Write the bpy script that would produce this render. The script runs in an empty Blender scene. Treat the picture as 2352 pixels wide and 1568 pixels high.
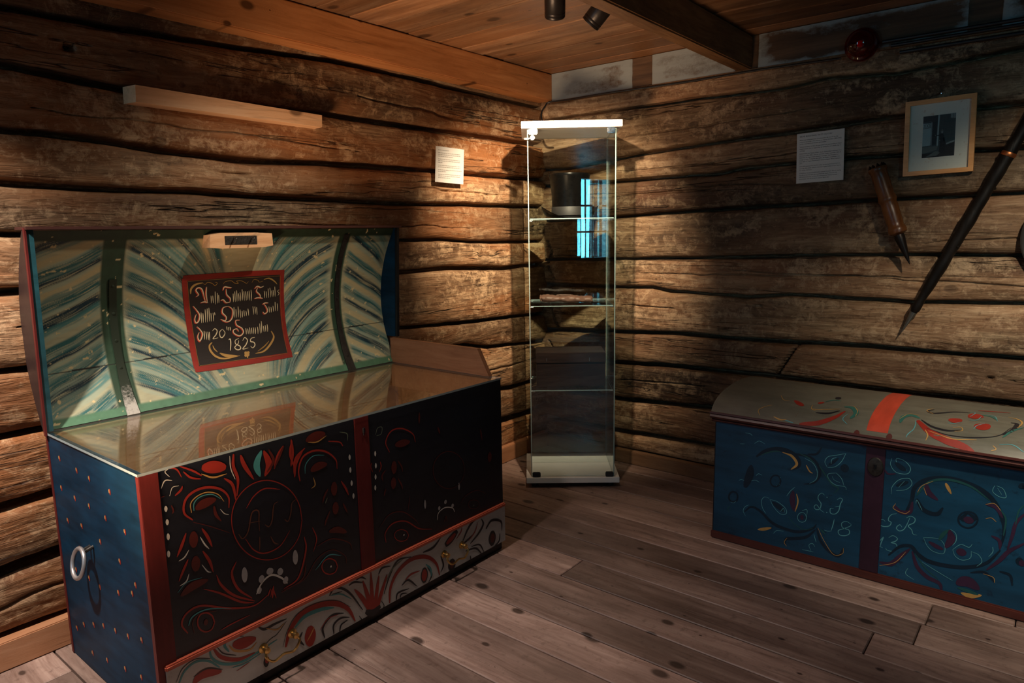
import bpy, bmesh, math, random
import numpy as np
from mathutils import Vector, Matrix
random.seed(7); rng = np.random.default_rng(7)
sc = bpy.context.scene
COL = sc.collection
# ------------------------------------------------------------------ camera
cam_d = bpy.data.cameras.new('camera'); cam = bpy.data.objects.new('camera', cam_d); COL.objects.link(cam)
cam_d.sensor_width = 36.0; cam_d.lens = 1589.5 / 2352 * 36.0; cam_d.clip_start = .02
_C = Vector((2.18385, -2.99303, 1.16349))
_F = Vector((-0.62306885, 0.76664598, -0.15504562)); _R = Vector((0.7775776, 0.62856358, -0.01676047)); _U = Vector((-0.08460668, 0.13100292, 0.98776513))
cam.matrix_world = Matrix(((_R.x, _U.x, -_F.x, _C.x), (_R.y, _U.y, -_F.y, _C.y), (_R.z, _U.z, -_F.z, _C.z), (0, 0, 0, 1)))
sc.camera = cam
# ------------------------------------------------------------------ exposure, world
sc.view_settings.view_transform = 'Standard'; sc.view_settings.look = 'None'
sc.view_settings.gamma = 1.0; sc.view_settings.use_curve_mapping = False; sc.view_settings.exposure = 0.0
world = bpy.data.worlds.new('world'); sc.world = world; world.use_nodes = True
world.node_tree.nodes['Background'].inputs[0].default_value = (.35, .6, 1, 1)
world.node_tree.nodes['Background'].inputs[1].default_value = .3
# ------------------------------------------------------------------ daylight behind the two windows
def area(name, loc, target, sx, sy, power, col):
    l = bpy.data.lights.new(name, 'AREA'); l.shape = 'RECTANGLE'; l.size = sx; l.size_y = sy; l.energy = power; l.color = col
    o = bpy.data.objects.new(name, l); COL.objects.link(o); o.location = loc
    o.rotation_euler = (Vector(target) - Vector(loc)).to_track_quat('-Z', 'Y').to_euler(); return o
area('daylight', (4.46, -4.95, 1.35), (4.46, 0, 1.25), .50, 1.05, 44, (.16, .68, 1))
area('daylight', (.45, -4.95, 1.35), (.45, 0, 1.10), .70, 1.05, 11, (.30, .66, 1))
# ------------------------------------------------------------------ ceiling spotlights (their light; the cans are built below), then an added uplight
def spot(loc, target, power, deg, blend, col, r=.02):
    l = bpy.data.lights.new('spot_beam', 'SPOT'); l.energy = power; l.spot_size = math.radians(deg); l.spot_blend = blend
    l.color = col; l.shadow_soft_size = r
    o = bpy.data.objects.new('spot_beam', l); COL.objects.link(o); o.location = loc
    o.rotation_euler = (Vector(target) - Vector(loc)).to_track_quat('-Z', 'Y').to_euler(); return o
WARM = (1, .80, .58)
spot((.80, -.985, 1.80), (.25, -.34, 1.20), 190, 78, 1, (1, .76, .52), .012)
spot((.80, -1.50, 1.80), (.03, -1.80, .70), 27, 84, .95, (1, .86, .68), .02)
spot((.44, -2.98, 1.84), (.02, -2.62, .10), 190, 94, 1, (1, .85, .74), .03)
spot((2.45, -1.30, 1.86), (2.42, -.10, .60), 115, 80, 1, (1, .84, .64), .03)
spot((.74, -2.25, 1.84), (1.45, -2.0, 0), 66, 112, 1, (1, .80, .71), .05)
spot((.85, -3.0, .31), (.34, -.80, 1.95), 250, 40, .8, (1, .62, .36), .20)  # added upward fill, standing in for light bounced onto the ceiling

# ================================================================== helpers
def tag(o, label=None, cat=None, group=None, kind=None):
    if label: o['label'] = label
    if cat: o['category'] = cat
    if group: o['group'] = group
    if kind: o['kind'] = kind
    return o
def empty(name, loc, label, cat, rz=0, group=None):
    o = bpy.data.objects.new(name, None); COL.objects.link(o); o.location = loc; o.rotation_euler = (0, 0, rz); o.empty_display_size = .05
    return tag(o, label, cat, group)
def chain_loc(o):
    v = Vector((0, 0, 0))
    while o: v += Vector(o.location); o = o.parent
    return v
class MB:
    """collects shapes in world (or, local=True, in parent) coordinates and links them as one mesh"""
    def __init__(s): s.v = []; s.f = []; s.m = []; s.sm = []
    def add(s, vs, fs, mi=0, smooth=False, M=None):
        n = len(s.v)
        s.v += [tuple(M @ Vector(v)) if M else tuple(v) for v in vs]
        s.f += [tuple(i + n for i in f) for f in fs]; s.m += ([mi] * len(fs) if isinstance(mi, int) else list(mi)); s.sm += [smooth] * len(fs)
        return s
    def box(s, a, b, mi=0, bev=0, M=None, seg=2):
        x0, y0, z0 = a; x1, y1, z1 = b
        if bev <= 0:
            vs = [(x0, y0, z0), (x1, y0, z0), (x1, y1, z0), (x0, y1, z0), (x0, y0, z1), (x1, y0, z1), (x1, y1, z1), (x0, y1, z1)]
            return s.add(vs, [(0, 3, 2, 1), (4, 5, 6, 7), (0, 1, 5, 4), (1, 2, 6, 5), (2, 3, 7, 6), (3, 0, 4, 7)], mi, False, M)
        bm = bmesh.new(); bmesh.ops.create_cube(bm, size=1)
        for v in bm.verts: v.co = Vector(((x0 + x1) / 2 + v.co.x * (x1 - x0), (y0 + y1) / 2 + v.co.y * (y1 - y0), (z0 + z1) / 2 + v.co.z * (z1 - z0)))
        bmesh.ops.bevel(bm, geom=bm.edges[:], offset=bev, segments=seg, affect='EDGES')
        s.bm(bm, mi, True, M); bm.free(); return s
    def bm(s, bm, mi=0, smooth=False, M=None):
        bm.verts.index_update()
        return s.add([v.co[:] for v in bm.verts], [tuple(v.index for v in f.verts) for f in bm.faces], mi, smooth, M)
    def lathe(s, prof, n=32, mi=0, M=None, smooth=True, caps=True, sx=1, sy=1):
        vs = []; fs = []
        for r, z in prof:
            for k in range(n):
                a = 2 * math.pi * k / n; vs.append((r * math.cos(a) * sx, r * math.sin(a) * sy, z))
        for i in range(len(prof) - 1):
            for k in range(n):
                k2 = (k + 1) % n; fs.append((i * n + k, i * n + k2, (i + 1) * n + k2, (i + 1) * n + k))
        if caps:
            fs.append(tuple(range(n - 1, -1, -1))); fs.append(tuple((len(prof) - 1) * n + k for k in range(n)))
        return s.add(vs, fs, mi, smooth, M)
    def tube(s, pts, r, n=10, mi=0, closed=False, M=None, radii=None):
        P = [Vector(p) for p in pts]; m = len(P); vs = []; fs = []; prev = None
        for i, p in enumerate(P):
            t = (P[(i + 1) % m] - P[i - 1]) if closed else (P[min(i + 1, m - 1)] - P[max(i - 1, 0)])
            t.normalize()
            ref = prev if prev is not None else (Vector((0, 0, 1)) if abs(t.z) < .9 else Vector((1, 0, 0)))
            u = (ref - t * ref.dot(t)).normalized(); prev = u; w = t.cross(u)
            rr = radii[i] if radii else r
            for k in range(n):
                a = 2 * math.pi * k / n; vs.append(tuple(p + (u * math.cos(a) + w * math.sin(a)) * rr))
        for i in range(m if closed else m - 1):
            j = (i + 1) % m
            for k in range(n):
                k2 = (k + 1) % n; fs.append((i * n + k, i * n + k2, j * n + k2, j * n + k))
        if not closed: fs.append(tuple(range(n - 1, -1, -1))); fs.append(tuple((m - 1) * n + k for k in range(n)))
        return s.add(vs, fs, mi, True, M)
    def build(s, name, mats, parent=None, label=None, cat=None, group=None, kind=None, local=False):
        me = bpy.data.meshes.new(name)
        off = Vector((0, 0, 0)) if (parent is None or local) else chain_loc(parent)
        me.from_pydata([tuple(Vector(v) - off) for v in s.v], [], s.f)
        for m in (mats if isinstance(mats, (list, tuple)) else [mats]): me.materials.append(m)
        me.polygons.foreach_set('material_index', s.m); me.polygons.foreach_set('use_smooth', s.sm)
        me.validate(); me.update()
        if any(s.sm):
            try: me.set_sharp_from_angle(angle=math.radians(40))
            except Exception: pass
        o = bpy.data.objects.new(name, me); COL.objects.link(o)
        if parent: o.parent = parent
        return tag(o, label, cat, group, kind)
def crom(P, n=8):
    """Catmull-Rom through the points"""
    P = np.array(P, float)
    if len(P) == 2: return np.linspace(P[0], P[1], n)
    Q = np.vstack([2 * P[0] - P[1], P, 2 * P[-1] - P[-2]]); out = []
    for i in range(1, len(Q) - 2):
        t = np.linspace(0, 1, n, endpoint=False)[:, None]; a, b, c, d = Q[i - 1], Q[i], Q[i + 1], Q[i + 2]
        out.append(.5 * ((2 * b) + (c - a) * t + (2 * a - 5 * b + 4 * c - d) * t ** 2 + (-a + 3 * b - 3 * c + d) * t ** 3))
    return np.vstack(out + [Q[-2][None]])
def hsh(i, j, seed):
    v = np.sin(i * 127.1 + j * 311.7 + seed * 74.7) * 43758.5453; return v - np.floor(v)
def vn(x, y, seed=0):
    i = np.floor(x); j = np.floor(y); a = x - i; b = y - j; a = a * a * (3 - 2 * a); b = b * b * (3 - 2 * b)
    return (hsh(i, j, seed) * (1 - a) + hsh(i + 1, j, seed) * a) * (1 - b) + (hsh(i, j + 1, seed) * (1 - a) + hsh(i + 1, j + 1, seed) * a) * b
def fbm(x, y, seed=0, o=3):
    r = 0; w = .5
    for k in range(o): r = r + vn(x * 2 ** k, y * 2 ** k, seed + k) * w; w /= 2
    return r / (1 - .5 ** o)

# ================================================================== materials
class NT:
    def __init__(s, name):
        s.m = bpy.data.materials.new(name); s.m.use_nodes = True; s.t = s.m.node_tree; s.t.nodes.clear()
        s.out = s.t.nodes.new('ShaderNodeOutputMaterial')
    def n(s, t, **k):
        d = s.t.nodes.new(t)
        for a, b in k.items(): setattr(d, a, b)
        return d
    def l(s, a, b): s.t.links.new(a, b)
    def set(s, node, name, v):
        if hasattr(v, 'links') or isinstance(v, bpy.types.NodeSocket): s.l(v, node.inputs[name])
        else: node.inputs[name].default_value = v
    def math(s, op, a, b=0, c=None):
        d = s.n('ShaderNodeMath', operation=op); s.set(d, 0, a); s.set(d, 1, b)
        if c is not None: s.set(d, 2, c)
        return d.outputs[0]
    def mix(s, f, a, b, mode='MIX'):
        d = s.n('ShaderNodeMix', data_type='RGBA', blend_type=mode); s.set(d, 0, f)
        for i, v in ((6, a), (7, b)):
            if isinstance(v, bpy.types.NodeSocket): s.l(v, d.inputs[i])
            else: d.inputs[i].default_value = (*v, 1) if len(v) == 3 else v
        return d.outputs[2]
    def ramp(s, f, stops):
        d = s.n('ShaderNodeValToRGB'); s.l(f, d.inputs[0]); e = d.color_ramp.elements
        while len(e) < len(stops): e.new(.5)
        for i, (p, c) in enumerate(stops):
            e[i].position = p; e[i].color = (*c, 1) if isinstance(c, tuple) else (c, c, c, 1)
        return d.outputs[0]
    def coord(s, scale=(1, 1, 1), off=None):
        tc = s.n('ShaderNodeTexCoord'); v = tc.outputs['Object']
        if off is not None:
            a = s.n('ShaderNodeVectorMath', operation='ADD'); s.l(v, a.inputs[0]); s.l(off, a.inputs[1]); v = a.outputs[0]
        mp = s.n('ShaderNodeMapping'); s.l(v, mp.inputs[0]); mp.inputs['Scale'].default_value = scale; return mp.outputs[0]
    def noise(s, vec, scale, detail=5, rough=.6, dist=0):
        d = s.n('ShaderNodeTexNoise'); s.l(vec, d.inputs['Vector']); d.inputs['Scale'].default_value = scale
        d.inputs['Detail'].default_value = detail; d.inputs['Roughness'].default_value = rough; d.inputs['Distortion'].default_value = dist
        return d.outputs['Fac']
    def bsdf(s, color, rough=.6, metal=0, bump=None, bstr=.3, bdist=.01, **kw):
        b = s.n('ShaderNodeBsdfPrincipled')
        if isinstance(color, tuple): color = (*color, 1) if len(color) == 3 else color
        s.set(b, 'Base Color', color); s.set(b, 'Roughness', rough); s.set(b, 'Metallic', metal)
        for k, v in kw.items(): s.set(b, k.replace('_', ' '), v)
        if bump is not None:
            bp = s.n('ShaderNodeBump'); bp.inputs['Strength'].default_value = bstr; bp.inputs['Distance'].default_value = bdist
            s.l(bump, bp.inputs['Height']); s.l(bp.outputs[0], b.inputs['Normal'])
        s.l(b.outputs[0], s.out.inputs[0]); return b
def plain(name, col, rough=.5, metal=0, var=.25, scale=30, bstr=.15, **kw):
    t = NT(name); v = t.coord(); f = t.noise(v, scale, 4)
    c = t.mix(f, tuple(x * (1 - var) for x in col), tuple(min(1, x * (1 + var)) for x in col))
    t.bsdf(c, t.math('MULTIPLY_ADD', f, .2, rough - .1), metal, t.noise(v, scale * 3, 3), bstr, .002, **kw); return t.m
def wood(name, dark, mid, light, axis=0, grain=26, stretch=.06, rough=.6, bstr=.35, blotch=.5, knots=.35, island=True, red=None, redamt=0, spec=.3, cracks=.5, bdist=.004, kscale=3.2, scrape=0, plane=None, kr=1.0):
    """planed or hewn timber: streaked grain along axis, blotches, knots, thin checks; a random shift per board"""
    t = NT(name); off = None; isl = None
    if island:
        if island == 'log': isl = t.n('ShaderNodeAttribute', attribute_name='logid').outputs['Fac']
        else: isl = t.n('ShaderNodeNewGeometry').outputs['Random Per Island']
        vm = t.n('ShaderNodeVectorMath', operation='SCALE'); vm.inputs[0].default_value = (37.3, 51.7, 23.1); t.l(isl, vm.inputs['Scale']); off = vm.outputs[0]
    sc3 = [1, 1, 1]; sc3[axis] = stretch
    v1 = t.coord(tuple(sc3), off); sc3[axis] = .32; v2 = t.coord(tuple(sc3), off); v0 = t.coord((1, 1, 1), off)
    warp = t.noise(v2, 5, 3, .5)
    wv = t.n('ShaderNodeVectorMath', operation='SCALE'); t.l(v1, wv.inputs[0]); wv.inputs['Scale'].default_value = 1
    addv = t.n('ShaderNodeVectorMath', operation='ADD'); t.l(v1, addv.inputs[0])
    comb = t.n('ShaderNodeCombineXYZ'); w3 = t.math('MULTIPLY', warp, .10)
    for i in range(3):
        if i != axis: t.l(w3, comb.inputs[i])
    t.l(comb.outputs[0], addv.inputs[1]); gv = addv.outputs[0]
    g1 = t.noise(gv, grain, 6, .65); g2 = t.noise(gv, grain * 4, 4, .7)
    base = t.ramp(t.math('MULTIPLY_ADD', g2, .35, t.math('MULTIPLY', g1, .65)), [(.30, dark), (.5, mid), (.72, light)])
    bl = t.noise(v2, 4.5, 5, .62); bm_ = t.ramp(bl, [(.40, 0.0), (.62, 1.0)])
    bm2 = t.math('MULTIPLY', bm_, blotch)
    base = t.mix(bm2, base, tuple(x * .45 for x in dark))
    sp = t.noise(v0, 42, 4, .7); spm = t.math('MULTIPLY', t.ramp(sp, [(.56, 0.0), (.72, 1.0)]), blotch * .8)
    base = t.mix(spm, base, tuple(x * .35 for x in dark))
    if red:
        rm = t.math('MULTIPLY', t.ramp(t.noise(v2, 3.1, 4, .6), [(.45, 0.0), (.62, 1.0)]), redamt); base = t.mix(rm, base, red)
    if scrape:
        s4 = t.noise(t.coord((1, 1, 1), off), 24, 6, .8, .6); s5 = t.noise(v2, 9, 5, .75)
        scm = t.math('MULTIPLY', t.ramp(t.math('MULTIPLY_ADD', s4, .5, t.math('MULTIPLY', s5, .5)), [(.50, 0.0), (.60, 1.0)]), scrape); base = t.mix(scm, base, tuple(min(1, x * 1.25) for x in light))
    hgt = t.math('MULTIPLY_ADD', g1, .6, t.math('MULTIPLY', g2, .4))
    if knots > 0:
        sk = [1, 1, 1]; sk[axis] = .6; vk = t.coord(tuple(sk), off)
        vo = t.n('ShaderNodeTexVoronoi'); vo.inputs['Scale'].default_value = kscale
        if plane:
            vo.voronoi_dimensions = '2D'; sp_ = t.n('ShaderNodeSeparateXYZ'); t.l(vk, sp_.inputs[0]); cb_ = t.n('ShaderNodeCombineXYZ')
            t.l(sp_.outputs[plane[0]], cb_.inputs[0]); t.l(sp_.outputs[plane[1]], cb_.inputs[1]); vk = cb_.outputs[0]
        t.l(vk, vo.inputs['Vector']); sc_ = t.n('ShaderNodeSeparateColor'); t.l(vo.outputs['Color'], sc_.inputs[0])
        size = t.math('MULTIPLY_ADD', t.math('POWER', sc_.outputs[0], 2.0), .11 * kr, .012 * kr)
        kd = t.math('DIVIDE', t.math('ADD', vo.outputs['Distance'], t.math('MULTIPLY', t.math('SUBTRACT', t.noise(vk, 18, 3), .5), .03)), size)
        km = t.math('MULTIPLY', t.ramp(t.math('MULTIPLY', kd, .5), [(.35, 1.0), (.62, 0.0)]), knots)
        base = t.mix(km, base, tuple(x * .25 for x in dark)); hgt = t.math('SUBTRACT', hgt, t.math('MULTIPLY', km, .3))
        rg = t.math('SINE', t.math('MULTIPLY', vo.outputs['Distance'], 190)); rgm = t.math('MULTIPLY', t.math('MULTIPLY', rg, .22), t.ramp(vo.outputs['Distance'], [(.05, 1.0), (.19, 0.0)]))
        base = t.mix(t.math('MAXIMUM', rgm, 0), base, tuple(x * .5 for x in dark))
    if cracks > 0:
        sck = [1, 1, 1]; sck[axis] = .035; vc = t.coord(tuple(sck), off)
        cn = t.noise(vc, 9, 4, .6); band = t.math('ABSOLUTE', t.math('SUBTRACT', cn, .5))
        cm = t.math('MULTIPLY', t.ramp(band, [(0.0, 1.0), (.007, 0.0)]), t.ramp(t.noise(v2, 3, 2), [(.45, 0.0), (.55, cracks)]))
        base = t.mix(cm, base, (.01, .006, .004)); hgt = t.math('SUBTRACT', hgt, t.math('MULTIPLY', cm, 1.2))
    if island:
        br = t.math('MULTIPLY_ADD', isl, .7, .62); hs = t.n('ShaderNodeHueSaturation'); t.l(base, hs.inputs['Color']); t.l(br, hs.inputs['Value']); base = hs.outputs[0]
    t.bsdf(base, t.math('MULTIPLY_ADD', g1, .25, rough - .12), 0, hgt, bstr, bdist, Specular_IOR_Level=spec)
    return t.m
def glass_mat(name, tint=(.93, .98, .96), ior=1.5, rough=0.0, boost=1.0):
    """clear sheet glass: Fresnel mix of mirror and clear; lets light straight through"""
    t = NT(name); g = t.n('ShaderNodeNewGeometry')
    io = t.math('ADD', ior, t.math('MULTIPLY', g.outputs['Backfacing'], 1 / ior - ior))
    fr = t.n('ShaderNodeFresnel'); t.l(io, fr.inputs['IOR'])
    tr = t.n('ShaderNodeBsdfTransparent'); tr.inputs[0].default_value = (*tint, 1)
    gl = t.n('ShaderNodeBsdfGlossy'); gl.inputs['Roughness'].default_value = rough; gl.inputs[0].default_value = (1, 1, 1, 1)
    mx = t.n('ShaderNodeMixShader'); t.l(t.math('MULTIPLY', fr.outputs[0], boost), mx.inputs[0]); t.l(tr.outputs[0], mx.inputs[1]); t.l(gl.outputs[0], mx.inputs[2])
    t.l(mx.outputs[0], t.out.inputs[0]); return t.m
def attr_mat(name, rough=.5, wear=.15):
    t = NT(name); a = t.n('ShaderNodeAttribute', attribute_name='paint'); v = t.coord((1, .12, 1)); f = t.noise(v, 60, 4)
    c = t.mix(t.math('MULTIPLY', f, wear), a.outputs['Color'], (.10, .09, .05))
    t.bsdf(c, rough, 0, f, .15, .002, Specular_IOR_Level=.3); return t.m
def paint(name, col, rough=.42, var=.35, wear=0, wcol=(.1, .05, .03), axis=1, spec=.4, scale=14):
    """old brushed oil paint: streaks along the board and worn spots of bare colour"""
    t = NT(name); s3 = [1, 1, 1]; s3[axis] = .15; v = t.coord(tuple(s3)); f = t.noise(v, scale * 2.5, 5, .65); g = t.noise(t.coord(), scale * .35, 4, .6)
    ff = t.math('MULTIPLY_ADD', f, .5, t.math('MULTIPLY', g, .5))
    c = t.mix(t.ramp(ff, [(.3, 0.0), (.7, 1.0)]), tuple(x * (1 - var) for x in col), tuple(min(1, x * (1 + var)) for x in col))
    if wear: c = t.mix(t.math('MULTIPLY', t.ramp(t.noise(t.coord(), scale * 3, 5, .75), [(.60, 0.0), (.68, 1.0)]), wear), c, wcol)
    t.bsdf(c, rough, 0, f, .2, .002, Specular_IOR_Level=spec); return t.m
def flat(name, col, rough=.5, metal=0):
    t = NT(name); v = t.coord(); f = t.noise(v, 40, 3); c = t.mix(f, tuple(x * .85 for x in col), tuple(min(1, x * 1.15) for x in col)); t.bsdf(c, rough, metal); return t.m
STK = {}
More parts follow.
